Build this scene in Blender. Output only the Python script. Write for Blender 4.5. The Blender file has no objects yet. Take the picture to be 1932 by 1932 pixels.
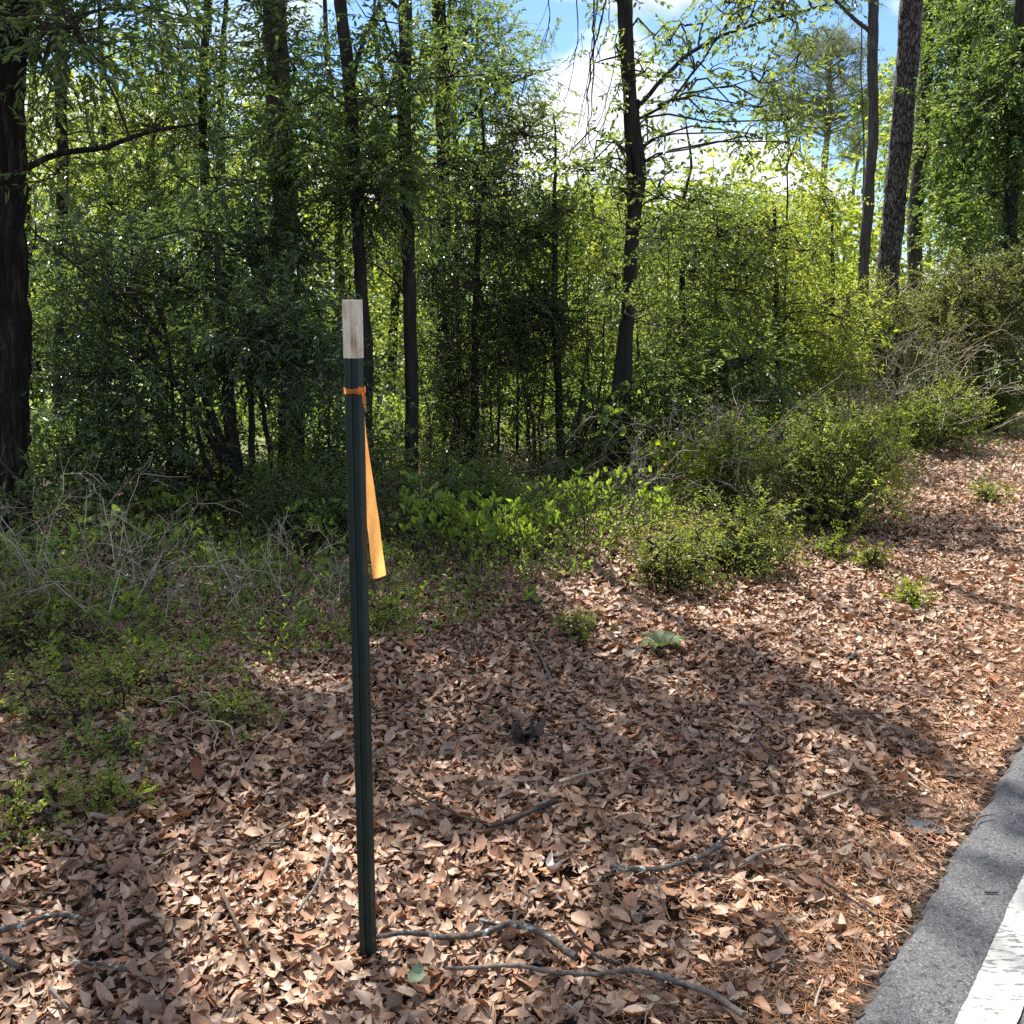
import bpy, math
import numpy as np
from mathutils import Vector
R = np.random.default_rng(7)
SC = bpy.context.scene
COL = SC.collection
PI = math.pi
rad = math.radians

# ------------------------------------------------------------------ camera
CAMH, PITCH = 1.5, rad(12)
FWD = np.array([0, math.cos(PITCH), -math.sin(PITCH)])
UP = np.array([0, math.sin(PITCH), math.cos(PITCH)])
CAM = np.array([0, 0, CAMH])
S0 = 1932.0
cam = bpy.data.cameras.new('camera'); camo = bpy.data.objects.new('camera', cam); COL.objects.link(camo)
camo.location = CAM; camo.rotation_euler = (rad(90) - PITCH, 0, 0)
cam.sensor_width = 36; cam.lens = 36.0; cam.clip_end = 2000; cam.clip_start = .02
SC.camera = camo


def ray(x, y):
    return FWD + (x - S0 / 2) / S0 * np.array([1., 0, 0]) + (S0 / 2 - y) / S0 * UP


def at(x, y, Y):                       # the point of that sight line at distance Y ahead
    r = ray(x, y)
    return CAM + r * (Y / r[1])


def gh(x, y):                          # height of the ground
    x = np.asarray(x, float); y = np.asarray(y, float)
    w = -.802 * (x - .706) + .597 * (y - 1.881)          # metres off the road edge
    s = np.clip((w - .2) / 1.6, 0, 1)
    b = .035 * np.sin(1.7 * x + .8) * np.sin(1.3 * y + .3) + .02 * np.sin(3.1 * x - 2.2 * y) + .012 * np.sin(5.3 * y + 4.1 * x)
    far = np.clip((w - 6) / 10, 0, 1)
    return s * b - .012 * (w > 0) * np.clip(w, 0, .25) * 4 - .25 * far


def g(x, y):                           # ground point seen at that pixel
    r = ray(x, y); z = 0.
    for _ in range(4):
        p = CAM + r * ((z - CAMH) / r[2]); z = float(gh(p[0], p[1]))
    return np.array([p[0], p[1], z])


def nrm(a):
    return a / np.maximum(np.linalg.norm(a, axis=-1, keepdims=True), 1e-9)


# ------------------------------------------------------------------ mesh building
class MB:
    def __init__(s): s.V = []; s.F = []; s.n = 0

    def add(s, v, f, mat=0, smooth=False):
        v = np.asarray(v, float).reshape(-1, 3)
        for ff in (f if isinstance(f, list) else [f]):
            s.F.append((np.asarray(ff, np.int64) + s.n, mat, smooth))
        s.V.append(v); s.n += len(v)

    def build(s, name, mats, parent=None, origin=None):
        V = np.concatenate(s.V) if s.V else np.zeros((0, 3))
        if parent is not None: origin = np.array(parent['_o'])
        if origin is not None: V = V - origin
        me = bpy.data.meshes.new(name)
        me.vertices.add(len(V)); me.vertices.foreach_set('co', V.astype(np.float32).ravel())
        loops = np.concatenate([f.ravel() for f, _, _ in s.F])
        sizes = np.concatenate([np.full(len(f), f.shape[1]) for f, _, _ in s.F])
        me.loops.add(len(loops)); me.loops.foreach_set('vertex_index', loops.astype(np.int32))
        me.polygons.add(len(sizes))
        me.polygons.foreach_set('loop_start', np.concatenate([[0], np.cumsum(sizes)[:-1]]).astype(np.int32))
        me.polygons.foreach_set('material_index', np.concatenate([np.full(len(f), m) for f, m, _ in s.F]).astype(np.int32))
        me.polygons.foreach_set('use_smooth', np.concatenate([np.full(len(f), sm) for f, _, sm in s.F]).astype(bool))
        for m in (mats if isinstance(mats, (list, tuple)) else [mats]): me.materials.append(m)
        me.update(calc_edges=True)
        o = bpy.data.objects.new(name, me); COL.objects.link(o)
        if parent is not None:
            o.parent = parent
            o['_o'] = list(parent['_o'])
        elif origin is not None:
            o.location = origin; o['_o'] = [float(q) for q in origin]
        else: o['_o'] = [0., 0., 0.]
        return o


def tag(o, label, cat, group=None, kind=None):
    if label: o['label'] = label
    if cat: o['category'] = cat
    if group: o['group'] = group
    if kind: o['kind'] = kind
    return o


def thing(name, label, cat, loc, group=None):
    o = bpy.data.objects.new(name, None); COL.objects.link(o)
    o.empty_display_size = .1
    o.location = loc; o['_o'] = [float(q) for q in loc]
    return tag(o, label, cat, group)


def segs(mb, A, B, ra, rb, k=4, mat=0, smooth=True):
    A = np.asarray(A, float).reshape(-1, 3); B = np.asarray(B, float).reshape(-1, 3); n = len(A)
    if n == 0: return
    ra = np.broadcast_to(ra, n); rb = np.broadcast_to(rb, n)
    D = nrm(B - A); H = np.where(np.abs(D[:, 2:3]) > .9, [[1., 0, 0]], [[0, 0, 1.]])
    U = nrm(np.cross(D, H)); W = np.cross(D, U)
    an = np.arange(k) * 2 * PI / k
    ring = np.cos(an)[None, :, None] * U[:, None] + np.sin(an)[None, :, None] * W[:, None]
    V = np.concatenate([A[:, None] + ring * ra[:, None, None], B[:, None] + ring * rb[:, None, None]], 1)
    i = np.arange(k); j = (i + 1) % k
    T = np.stack([i, j, j + k, i + k], 1)
    F = (T[None] + (np.arange(n) * 2 * k)[:, None, None]).reshape(-1, 4)
    mb.add(V.reshape(-1, 3), F, mat, smooth)


def poly(mb, P, r0, r1, k=4, mat=0):                     # (n,m,3) polylines
    P = np.asarray(P, float); n, m = P.shape[:2]
    r0 = np.broadcast_to(r0, n); r1 = np.broadcast_to(r1, n)
    for q in range(m - 1):
        a = q / (m - 1); b = (q + 1) / (m - 1)
        segs(mb, P[:, q], P[:, q + 1], r0 * (1 - a) + r1 * a, r0 * (1 - b) + r1 * b, k, mat)


def resample(pts, radii, step):
    pts = np.asarray(pts, float); n = len(pts)
    d = np.concatenate([[0], np.cumsum(np.linalg.norm(np.diff(pts, axis=0), axis=1))])
    m = max(3, int(d[-1] / step) + 1); t = np.linspace(0, d[-1], m)
    P = np.stack([np.interp(t, d, pts[:, c]) for c in range(3)], 1)
    for _ in range(2):                                   # soften the corners
        Q = P.copy(); Q[1:-1] = (P[:-2] + 2 * P[1:-1] + P[2:]) / 4; P = Q
    return P, np.interp(t, d, radii)


def tube(mb, pts, radii, k=10, step=.12, rough=.06, mat=0, wob=0., cap=True):
    P, r = resample(pts, radii, step); m = len(P)
    if wob:
        off = np.cumsum(R.normal(0, wob, (m, 3)), 0); off -= np.linspace(0, 1, m)[:, None] * off[-1]; P = P + off
    T = nrm(np.gradient(P, axis=0)); u = np.cross(T[0], [.31, .95, .05]); u /= np.linalg.norm(u)
    an = np.arange(k) * 2 * PI / k; V = []
    ph = R.uniform(0, 6.28, 3); rid = R.normal(0, rough, k)
    for i in range(m):
        u = u - T[i] * u.dot(T[i]); u /= np.linalg.norm(u); w = np.cross(T[i], u)
        rr = r[i] * (1 + rid + R.normal(0, rough, k) + rough * np.sin(3 * an + ph[0] + i * .4))
        V.append(P[i] + (np.cos(an) * rr)[:, None] * u + (np.sin(an) * rr)[:, None] * w)
    V = np.concatenate(V); i = np.arange(k); j = (i + 1) % k
    q = np.stack([i, j, j + k, i + k], 1)
    F = (q[None] + (np.arange(m - 1) * k)[:, None, None]).reshape(-1, 4)
    mb.add(V, F, mat, True)
    if cap:
        for base, c in ((0, P[0]), ((m - 1) * k, P[-1])):
            vv = np.concatenate([V[base:base + k], [c]])
            mb.add(vv, np.stack([i, j, np.full(k, k)], 1), mat, False)
    return P


def leaves(mb, B, D, N, L, W, mat=0, fold=.22, curl=.12, wide=(.8, .85)):
    n = len(B)
    if n == 0: return
    L = np.broadcast_to(L, n)[:, None]; W = np.broadcast_to(W, n)[:, None]
    D = nrm(D); S = nrm(np.cross(D, N)); N = np.cross(S, D)
    a = B + D * .33 * L + N * fold * W; b = B + D * .68 * L + N * (fold * W - curl * .4 * L)
    h1 = S * W * .5 * wide[0] * 1.15; h2 = S * W * .5 * wide[1] * 1.1
    V = np.stack([B, a + h1, b + h2, B + D * L - N * curl * L, b - h2, a - h1], 1)
    F = (np.array([[0, 1, 2, 3], [3, 4, 5, 0]])[None] + (np.arange(n) * 6)[:, None, None]).reshape(-1, 4)
    mb.add(V.reshape(-1, 3), F, mat, False)


def sprays(mb, base, d, length, nl, L, W, ml=0, mt=1, droop=.35, spread=.9, ldroop=.25, twig=.0025, upright=0.):
    n = len(base); length = np.broadcast_to(length, n)
    d = nrm(d)
    t = (np.arange(nl) + .5) / nl * .92 + .1
    t = np.clip(t[None] + R.normal(0, .04, (n, nl)), .05, 1.05)
    dn = np.array([0, 0, -1.])
    pos = base[:, None] + (d[:, None] * t[..., None] + dn * droop * (t ** 2)[..., None]) * length[:, None, None]
    tan = nrm(d[:, None] + dn * 2 * droop * t[..., None])
    side = nrm(np.cross(tan, nrm(np.array([0, 0, 1.]) + R.normal(0, .45, (n, 1, 3)))))
    sg = np.where(np.arange(nl) % 2 == 0, 1, -1)[None, :, None]
    a = R.uniform(.5, 1.15, (n, nl, 1)) * spread
    ld = tan * np.cos(a) + side * sg * np.sin(a) + dn * ldroop + np.array([0, 0, 1.]) * upright + R.normal(0, .18, (n, nl, 3))
    nn = nrm(np.array([0, 0, 1.]) + R.normal(0, .55, (n, nl, 3)))
    k = R.uniform(.65, 1.2, n * nl)
    leaves(mb, pos.reshape(-1, 3), ld.reshape(-1, 3), nn.reshape(-1, 3), L * k, W * k * R.uniform(.85, 1.15, n * nl), ml)
    tt = np.linspace(0, 1, 4)
    P = base[:, None] + (d[:, None] * tt[None, :, None] + dn * droop * (tt ** 2)[None, :, None]) * length[:, None, None]
    poly(mb, P, twig, twig * .5, 3, mt)


def clump(mb, c, r, ns, nl=13, L=.07, W=.02, slen=.35, ml=0, mt=1, droop=.35, up=.1, flat=.75, src=None, **kw):
    """one bough of foliage: sprays set through an uneven ellipsoid"""
    c = np.asarray(c, float)
    v = nrm(R.normal(0, 1, (ns, 3))); q = R.uniform(.1, 1, (ns, 1)) ** .5
    lump = 1 + .35 * np.sin(3 * v[:, :1] * 2 + R.uniform(0, 6)) * np.cos(4 * v[:, 2:3] + R.uniform(0, 6))
    off = v * q * lump * r * np.array([1, 1, flat])
    base = c + off * .85
    d = nrm(v * .8 + R.normal(0, .5, (ns, 3)) + np.array([0, 0, up]))
    sprays(mb, base, d, slen * R.uniform(.6, 1.3, ns), nl, L, W, ml, mt, droop, **kw)
    nb = max(3, ns // 5)
    s0 = c if src is None else np.asarray(src, float)
    e = base[:nb]; mid = (s0 + e) / 2 + R.normal(0, .12 * r, (nb, 3))
    poly(mb, np.stack([np.broadcast_to(s0, e.shape), mid, e], 1), .0075, .003, 3, mt)


# ------------------------------------------------------------------ materials
def newmat(name):
    m = bpy.data.materials.new(name); m.use_nodes = True
    nt = m.node_tree; nt.nodes.clear()
    return m, nt, nt.nodes, nt.links


def ramp(nodes, links, src, stops, interp='LINEAR'):
    r = nodes.new('ShaderNodeValToRGB'); r.color_ramp.interpolation = interp
    e = r.color_ramp.elements
    while len(e) < len(stops): e.new(.5)
    for el, (p, c) in zip(e, stops):
        el.position = p; el.color = (*c, 1) if len(c) == 3 else c
    links.new(src, r.inputs[0]); return r


def noise(nodes, links, scale, detail=4, vec=None, rough=.6):
    t = nodes.new('ShaderNodeTexNoise'); t.inputs['Scale'].default_value = scale
    t.inputs['Detail'].default_value = detail; t.inputs['Roughness'].default_value = rough
    if vec is not None: links.new(vec, t.inputs['Vector'])
    return t


def mixc(nodes, links, fac, a, b, mode='MIX'):
    m = nodes.new('ShaderNodeMix'); m.data_type = 'RGBA'; m.blend_type = mode
    for sock, v in ((m.inputs[0], fac), (m.inputs[6], a), (m.inputs[7], b)):
        if isinstance(v, (int, float)): sock.default_value = v
        elif isinstance(v, tuple): sock.default_value = (*v, 1)
        else: links.new(v, sock)
    return m.outputs[2]


def leafmat(name, cols, trans, tf=.45, rough=.42, spec=.5, var=.9):
    m, nt, N, K = newmat(name)
    geo = N.new('ShaderNodeNewGeometry')
    r = ramp(N, K, geo.outputs['Random Per Island'], [(i / (len(cols) - 1), c) for i, c in enumerate(cols)])
    nz = noise(N, K, var, 2, geo.outputs['Position'])
    dk = ramp(N, K, nz.outputs[0], [(.3, (.7, .75, .8)), (.7, (1.25, 1.2, 1.0))])
    c = mixc(N, K, 1., r.outputs[0], dk.outputs[0], 'MULTIPLY')
    b = N.new('ShaderNodeBsdfPrincipled'); K.new(c, b.inputs['Base Color'])
    b.inputs['Roughness'].default_value = rough; b.inputs['Specular IOR Level'].default_value = spec
    tr = N.new('ShaderNodeBsdfTranslucent')
    tc = mixc(N, K, 1., c, trans, 'MULTIPLY'); K.new(tc, tr.inputs[0])
    mx = N.new('ShaderNodeMixShader'); mx.inputs[0].default_value = tf
    K.new(b.outputs[0], mx.inputs[1]); K.new(tr.outputs[0], mx.inputs[2])
    o = N.new('ShaderNodeOutputMaterial'); K.new(mx.outputs[0], o.inputs[0])
    return m


def barkmat(name, c0, c1, c2, sx=26, sz=3.5, bump=.6, plates=False, lichen=None):
    m, nt, N, K = newmat(name)
    tc = N.new('ShaderNodeTexCoord'); mp = N.new('ShaderNodeMapping')
    mp.inputs['Scale'].default_value = (sx, sx, sz); K.new(tc.outputs['Object'], mp.inputs[0])
    if plates:
        v = N.new('ShaderNodeTexVoronoi'); v.feature = 'DISTANCE_TO_EDGE'; v.inputs['Scale'].default_value = 1
        wv = noise(N, K, 2.2, 3, mp.outputs[0]); ad = N.new('ShaderNodeVectorMath'); ad.operation = 'ADD'
        K.new(mp.outputs[0], ad.inputs[0]); K.new(wv.outputs[1], ad.inputs[1]); K.new(ad.outputs[0], v.inputs['Vector'])
        n1 = ramp(N, K, v.outputs['Distance'], [(0, (0, 0, 0)), (.16, (1, 1, 1))]).outputs[0]
        n2 = noise(N, K, 3.2, 6, mp.outputs[0]).outputs[0]
        hgt = mixc(N, K, .4, n1, n2)
    else:
        hgt = noise(N, K, 1, 7, mp.outputs[0], .68).outputs[0]
    r = ramp(N, K, hgt, [(.3, c0), (.52, c1), (.75, c2)])
    col = r.outputs[0]
    big = noise(N, K, 3.5, 4, tc.outputs['Object'])
    col = mixc(N, K, ramp(N, K, big.outputs[0], [(.4, (0, 0, 0)), (.7, (.55,) * 3)]).outputs[0], col, c0)
    if lichen:
        ln = noise(N, K, lichen[1], 5, tc.outputs['Object'], .7)
        col = mixc(N, K, ramp(N, K, ln.outputs[0], [(lichen[2], (0, 0, 0)), (lichen[2] + .06, (1, 1, 1))]).outputs[0], col, lichen[0])
    b = N.new('ShaderNodeBsdfPrincipled'); K.new(col, b.inputs['Base Color']); b.inputs['Roughness'].default_value = .92
    b.inputs['Specular IOR Level'].default_value = .2
    bp = N.new('ShaderNodeBump'); bp.inputs['Strength'].default_value = bump; bp.inputs['Distance'].default_value = .02
    K.new(hgt, bp.inputs['Height']); K.new(bp.outputs[0], b.inputs['Normal'])
    o = N.new('ShaderNodeOutputMaterial'); K.new(b.outputs[0], o.inputs[0]); return m


def islandmat(name, stops, rough=.7, trans=0., tcol=(1, .8, .6), nscale=None, spec=.3):
    m, nt, N, K = newmat(name)
    geo = N.new('ShaderNodeNewGeometry')
    c = ramp(N, K, geo.outputs['Random Per Island'], stops).outputs[0]
    if nscale:
        nz = noise(N, K, nscale, 4, geo.outputs['Position'])
        c = mixc(N, K, 1., c, ramp(N, K, nz.outputs[0], [(.3, (.72, .7, .68)), (.7, (1.18, 1.16, 1.12))]).outputs[0], 'MULTIPLY')
    b = N.new('ShaderNodeBsdfPrincipled'); K.new(c, b.inputs['Base Color']); b.inputs['Roughness'].default_value = rough
    b.inputs['Specular IOR Level'].default_value = spec
    o = N.new('ShaderNodeOutputMaterial')
    if trans:
        t = N.new('ShaderNodeBsdfTranslucent'); K.new(mixc(N, K, 1., c, tcol, 'MULTIPLY'), t.inputs[0])
        mx = N.new('ShaderNodeMixShader'); mx.inputs[0].default_value = trans
        K.new(b.outputs[0], mx.inputs[1]); K.new(t.outputs[0], mx.inputs[2]); K.new(mx.outputs[0], o.inputs[0])
    else: K.new(b.outputs[0], o.inputs[0])
    return m


G = lambda *v: v
M = {}
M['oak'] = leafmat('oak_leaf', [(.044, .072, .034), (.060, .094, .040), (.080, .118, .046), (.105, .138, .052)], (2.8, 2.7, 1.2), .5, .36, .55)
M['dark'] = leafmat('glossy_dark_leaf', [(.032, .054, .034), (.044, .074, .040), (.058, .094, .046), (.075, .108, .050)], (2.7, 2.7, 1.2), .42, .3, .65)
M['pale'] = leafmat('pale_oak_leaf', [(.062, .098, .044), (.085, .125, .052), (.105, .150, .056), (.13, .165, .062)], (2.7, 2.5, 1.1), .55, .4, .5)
M['sunny'] = leafmat('backlit_yellow_green_leaf', [(.085, .125, .034), (.115, .160, .042), (.15, .185, .05), (.18, .19, .058)], (2.7, 2.5, 1.0), .6, .45, .45)  # brighter, yellower leaf: sun from behind is put into the colour
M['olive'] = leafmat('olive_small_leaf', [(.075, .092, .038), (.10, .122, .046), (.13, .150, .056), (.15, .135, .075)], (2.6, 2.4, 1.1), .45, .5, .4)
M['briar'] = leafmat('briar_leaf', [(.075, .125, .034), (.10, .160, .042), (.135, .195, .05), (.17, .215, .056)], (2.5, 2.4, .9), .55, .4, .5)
M['shrub'] = leafmat('small_shrub_leaf', [(.11, .150, .040), (.145, .190, .048), (.18, .22, .058), (.23, .24, .075)], (2.3, 2.2, .9), .55, .42, .5)  # leaf colour raised to stand in for stronger sun on the bushes
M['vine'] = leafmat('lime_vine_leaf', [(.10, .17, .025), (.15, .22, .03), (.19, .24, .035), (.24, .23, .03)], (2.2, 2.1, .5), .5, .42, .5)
M['needle'] = leafmat('pine_needle', [(.085, .115, .065), (.115, .145, .08), (.15, .17, .10)], (2.0, 1.9, 1.3), .4, .5, .4)
M['rosette'] = leafmat('rosette_leaf', [(.08, .12, .05), (.10, .14, .06), (.13, .17, .075)], (1.8, 1.8, .8), .3, .6, .3)
M['yellowed'] = leafmat('yellowed_leaf', [(.45, .22, .02), (.5, .30, .03), (.38, .14, .02)], (1.8, 1.5, .5), .5)
M['bark_dark'] = barkmat('dark_bark', (.012, .011, .010), (.035, .030, .026), (.075, .066, .056))
M['bark_left'] = barkmat('streaked_bark', (.004, .0035, .003), (.018, .014, .011), (.11, .085, .065), 34, 3., 1.2)
M['bark_mid'] = barkmat('grey_brown_bark', (.035, .030, .027), (.085, .073, .064), (.16, .14, .12))
M['bark_pine'] = barkmat('pine_bark', (.028, .022, .020), (.10, .08, .075), (.19, .155, .145), 26, 9, 1., True)
M['bark_far'] = barkmat('pale_pine_bark', (.10, .085, .075), (.2, .165, .14), (.28, .24, .2), 6, 2)
M['twig'] = barkmat('green_brown_twig', (.02, .018, .013), (.05, .042, .03), (.085, .07, .05), 12, 12, .1)
M['deadtwig'] = islandmat('bleached_twig', [(0, (.14, .11, .08)), (.4, (.32, .265, .20)), (.75, (.52, .45, .36)), (1, (.25, .16, .095))], .8)
M['browntwig'] = islandmat('brown_twig', [(0, (.05, .035, .025)), (.5, (.11, .08, .06)), (1, (.2, .16, .13))], .85)
M['litter'] = islandmat('dead_leaf', [(0, (0.080, 0.048, 0.034)), (.10, (0.388, 0.238, 0.146)), (.22, (0.251, 0.136, 0.078)), (.34, (0.479, 0.312, 0.208)), (.44, (0.131, 0.077, 0.051)), (.55, (0.376, 0.272, 0.202)), (.66, (0.422, 0.215, 0.118)), (.76, (0.296, 0.187, 0.129)),
                                     (.86, (0.559, 0.408, 0.293)), (.94, (0.182, 0.108, 0.070)), (1, (0.456, 0.198, 0.095))],
                      .5, .12, (1, .7, .4), 38, .4)
M['straw'] = islandmat('dead_pine_needle', [(0, (.19, .075, .028)), (.35, (.32, .135, .048)), (.7, (.40, .19, .08)), (.9, (.46, .30, .18)), (1, (.15, .08, .05))], .6)
M['stick'] = barkmat('lichened_stick', (.035, .028, .024), (.11, .09, .075), (.2, .17, .15), 60, 60, .5, False, ((.42, .46, .42), 38, .56))
M['stickdark'] = barkmat('dark_stick', (.03, .022, .02), (.075, .055, .05), (.14, .11, .10), 90, 90, .8)
M['stickpale'] = barkmat('pale_stick', (.16, .12, .085), (.33, .27, .20), (.45, .38, .30), 60, 60, .4)
M['stickgrey'] = barkmat('grey_stick', (.07, .058, .05), (.17, .145, .125), (.30, .27, .24), 60, 60, .5)
M['stickbrown'] = barkmat('brown_stick', (.05, .032, .022), (.14, .095, .065), (.24, .18, .13), 60, 60, .5)


def ground_mat():
    m, nt, N, K = newmat('forest_floor'); geo = N.new('ShaderNodeNewGeometry')
    v = N.new('ShaderNodeTexVoronoi'); v.inputs['Scale'].default_value = 26; K.new(geo.outputs['Position'], v.inputs['Vector'])
    n = noise(N, K, 5, 6, geo.outputs['Position'])
    c = ramp(N, K, n.outputs[0], [(.3, (.016, .010, .007)), (.5, (.045, .027, .017)), (.7, (.09, .055, .035))]).outputs[0]
    c2 = ramp(N, K, v.outputs['Color'], [(.2, (.03, .018, .012)), (.5, (.09, .052, .032)), (.8, (.18, .115, .075))]).outputs[0]
    c = mixc(N, K, .5, c, c2)
    sep = N.new('ShaderNodeSeparateXYZ'); K.new(geo.outputs['Position'], sep.inputs[0])
    n3 = noise(N, K, .5, 5, geo.outputs['Position'])
    mr = N.new('ShaderNodeMapRange'); mr.inputs[1].default_value = 9; mr.inputs[2].default_value = 12; K.new(sep.outputs['Y'], mr.inputs[0])
    gr = ramp(N, K, n3.outputs[0], [(.3, (.12, .19, .05)), (.6, (.20, .26, .08)), (.8, (.30, .31, .12))]).outputs[0]  # far grass tones, with the brightness of sunlit ground put into the colour
    c = mixc(N, K, mr.outputs[0], c, gr)
    b = N.new('ShaderNodeBsdfPrincipled'); K.new(c, b.inputs['Base Color']); b.inputs['Roughness'].default_value = .95
    bp = N.new('ShaderNodeBump'); bp.inputs['Strength'].default_value = .6; bp.inputs['Distance'].default_value = .03
    K.new(v.outputs['Distance'], bp.inputs['Height']); K.new(bp.outputs[0], b.inputs['Normal'])
    o = N.new('ShaderNodeOutputMaterial'); K.new(b.outputs[0], o.inputs[0]); return m


def asphalt_mat(paint=False):
    m, nt, N, K = newmat('white_road_paint' if paint else 'asphalt'); geo = N.new('ShaderNodeNewGeometry'); P = geo.outputs['Position']
    v = N.new('ShaderNodeTexVoronoi'); v.inputs['Scale'].default_value = 300; K.new(P, v.inputs['Vector'])
    n1 = noise(N, K, 320, 3, P); n2 = noise(N, K, 7, 5, P); n4 = noise(N, K, 55, 5, P)
    c = ramp(N, K, v.outputs['Color'], [(.12, (.040, .040, .043)), (.45, (.078, .078, .082)), (.8, (.115, .115, .118)), (.97, (.25, .245, .24))]).outputs[0]
    c = mixc(N, K, 1., c, ramp(N, K, n2.outputs[0], [(.3, (.8, .8, .82)), (.7, (1.12, 1.12, 1.1))]).outputs[0], 'MULTIPLY')
    pit = ramp(N, K, n4.outputs[0], [(.33, (.3, .3, .3)), (.46, (1, 1, 1))]).outputs[0]
    c = mixc(N, K, 1., c, pit, 'MULTIPLY')
    if paint:
        mp = N.new('ShaderNodeMapping'); K.new(P, mp.inputs[0]); mp.inputs['Rotation'].default_value = (0, 0, rad(36.7)); mp.inputs['Scale'].default_value = (26, 85, 40)
        cr = noise(N, K, 1., 6, mp.outputs[0], .7)
        wear = ramp(N, K, cr.outputs[0], [(.40, (.12, .12, .12)), (.49, (1, 1, 1))]).outputs[0]
        wh = ramp(N, K, n2.outputs[0], [(.3, (.34, .33, .30)), (.7, (.46, .445, .40))]).outputs[0]
        c = mixc(N, K, wear, c, wh)
    b = N.new('ShaderNodeBsdfPrincipled'); K.new(c, b.inputs['Base Color']); b.inputs['Roughness'].default_value = .85
    hh = mixc(N, K, .5, v.outputs['Distance'], n4.outputs[0])
    bp = N.new('ShaderNodeBump'); bp.inputs['Strength'].default_value = .35 if paint else .8; bp.inputs['Distance'].default_value = .006
    K.new(hh, bp.inputs['Height']); K.new(bp.outputs[0], b.inputs['Normal'])
    o = N.new('ShaderNodeOutputMaterial'); K.new(b.outputs[0], o.inputs[0]); return m


def post_mat(tip):
    m, nt, N, K = newmat('post_white_paint' if tip else 'post_green_paint')
    tc = N.new('ShaderNodeTexCoord'); mp = N.new('ShaderNodeMapping'); K.new(tc.outputs['Object'], mp.inputs[0])
    mp.inputs['Scale'].default_value = (60, 60, 14)
    n = noise(N, K, 1, 5, mp.outputs[0]); n2 = noise(N, K, 90, 3, tc.outputs['Object'])
    if tip:
        c = ramp(N, K, n.outputs[0], [(.28, (.30, .19, .10)), (.42, (.56, .46, .32)), (.55, (.70, .62, .48)), (.8, (.78, .72, .58))]).outputs[0]
    else:
        c = ramp(N, K, n.outputs[0], [(.3, (.007, .017, .015)), (.7, (.012, .030, .026))]).outputs[0]
        chip = ramp(N, K, n2.outputs[0], [(.735, (0, 0, 0)), (.76, (1, 1, 1))]).outputs[0]
        c = mixc(N, K, chip, c, (.34, .30, .2))
    b = N.new('ShaderNodeBsdfPrincipled'); K.new(c, b.inputs['Base Color']); b.inputs['Roughness'].default_value = .75 if tip else .42; b.inputs['Specular IOR Level'].default_value = .3
    bp = N.new('ShaderNodeBump'); bp.inputs['Strength'].default_value = .15; K.new(n.outputs[0], bp.inputs['Height']); K.new(bp.outputs[0], b.inputs['Normal'])
    o = N.new('ShaderNodeOutputMaterial'); K.new(b.outputs[0], o.inputs[0]); return m


def tape_mat():
    m, nt, N, K = newmat('orange_flagging'); tc = N.new('ShaderNodeTexCoord')
    n = noise(N, K, 30, 4, tc.outputs['Object'])
    c = ramp(N, K, n.outputs[0], [(.3, (.92, .29, .06)), (.7, (.95, .37, .10))]).outputs[0]
    b = N.new('ShaderNodeBsdfPrincipled'); K.new(c, b.inputs['Base Color']); b.inputs['Roughness'].default_value = .4
    t = N.new('ShaderNodeBsdfTranslucent'); K.new(mixc(N, K, 1., c, (1.05, 1.5, 1.9), 'MULTIPLY'), t.inputs[0])
    mx = N.new('ShaderNodeMixShader'); mx.inputs[0].default_value = .7
    K.new(b.outputs[0], mx.inputs[1]); K.new(t.outputs[0], mx.inputs[2])
    o = N.new('ShaderNodeOutputMaterial'); K.new(mx.outputs[0], o.inputs[0]); return m


def plain(name, c, rough=.8):
    m, nt, N, K = newmat(name); tc = N.new('ShaderNodeTexCoord'); n = noise(N, K, 45, 5, tc.outputs['Object'])
    cc = ramp(N, K, n.outputs[0], [(.3, tuple(.65 * q for q in c)), (.7, tuple(min(1, 1.2 * q) for q in c))]).outputs[0]
    b = N.new('ShaderNodeBsdfPrincipled'); K.new(cc, b.inputs['Base Color']); b.inputs['Roughness'].default_value = rough
    bp = N.new('ShaderNodeBump'); bp.inputs['Strength'].default_value = .5; bp.inputs['Distance'].default_value = .01
    K.new(n.outputs[0], bp.inputs['Height']); K.new(bp.outputs[0], b.inputs['Normal'])
    o = N.new('ShaderNodeOutputMaterial'); K.new(b.outputs[0], o.inputs[0]); return m


# ------------------------------------------------------------------ light and sky
SUN_EL, SUN_AZ = rad(58), rad(-24)
sl = bpy.data.lights.new('sun', 'SUN'); sl.energy = 3.6; sl.angle = rad(.53); sl.color = (1, .95, .87)
so = bpy.data.objects.new('sun', sl); COL.objects.link(so)
sdir = Vector((math.sin(SUN_AZ) * math.cos(SUN_EL), math.cos(SUN_AZ) * math.cos(SUN_EL), math.sin(SUN_EL)))
so.rotation_euler = sdir.to_track_quat('Z', 'Y').to_euler(); so.location = (0, 0, 30)
SUNV = np.array(sdir)
wd = bpy.data.worlds.new('World'); SC.world = wd; wd.use_nodes = True
N, K = wd.node_tree.nodes, wd.node_tree.links
N.clear()
sky = N.new('ShaderNodeTexSky'); sky.sky_type = 'NISHITA'; sky.sun_disc = False; sky.sun_elevation = SUN_EL; sky.sun_rotation = SUN_AZ
sky.air_density = 1.; sky.dust_density = .3; sky.ozone_density = 2.
tcw = N.new('ShaderNodeTexCoord'); sepw = N.new('ShaderNodeSeparateXYZ'); K.new(tcw.outputs['Generated'], sepw.inputs[0])
mpw = N.new('ShaderNodeMapping'); K.new(tcw.outputs['Generated'], mpw.inputs[0])
mpw.inputs['Location'].default_value = (0., .36, 1.29); mpw.inputs['Scale'].default_value = (1, 1, 1.7)
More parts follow.
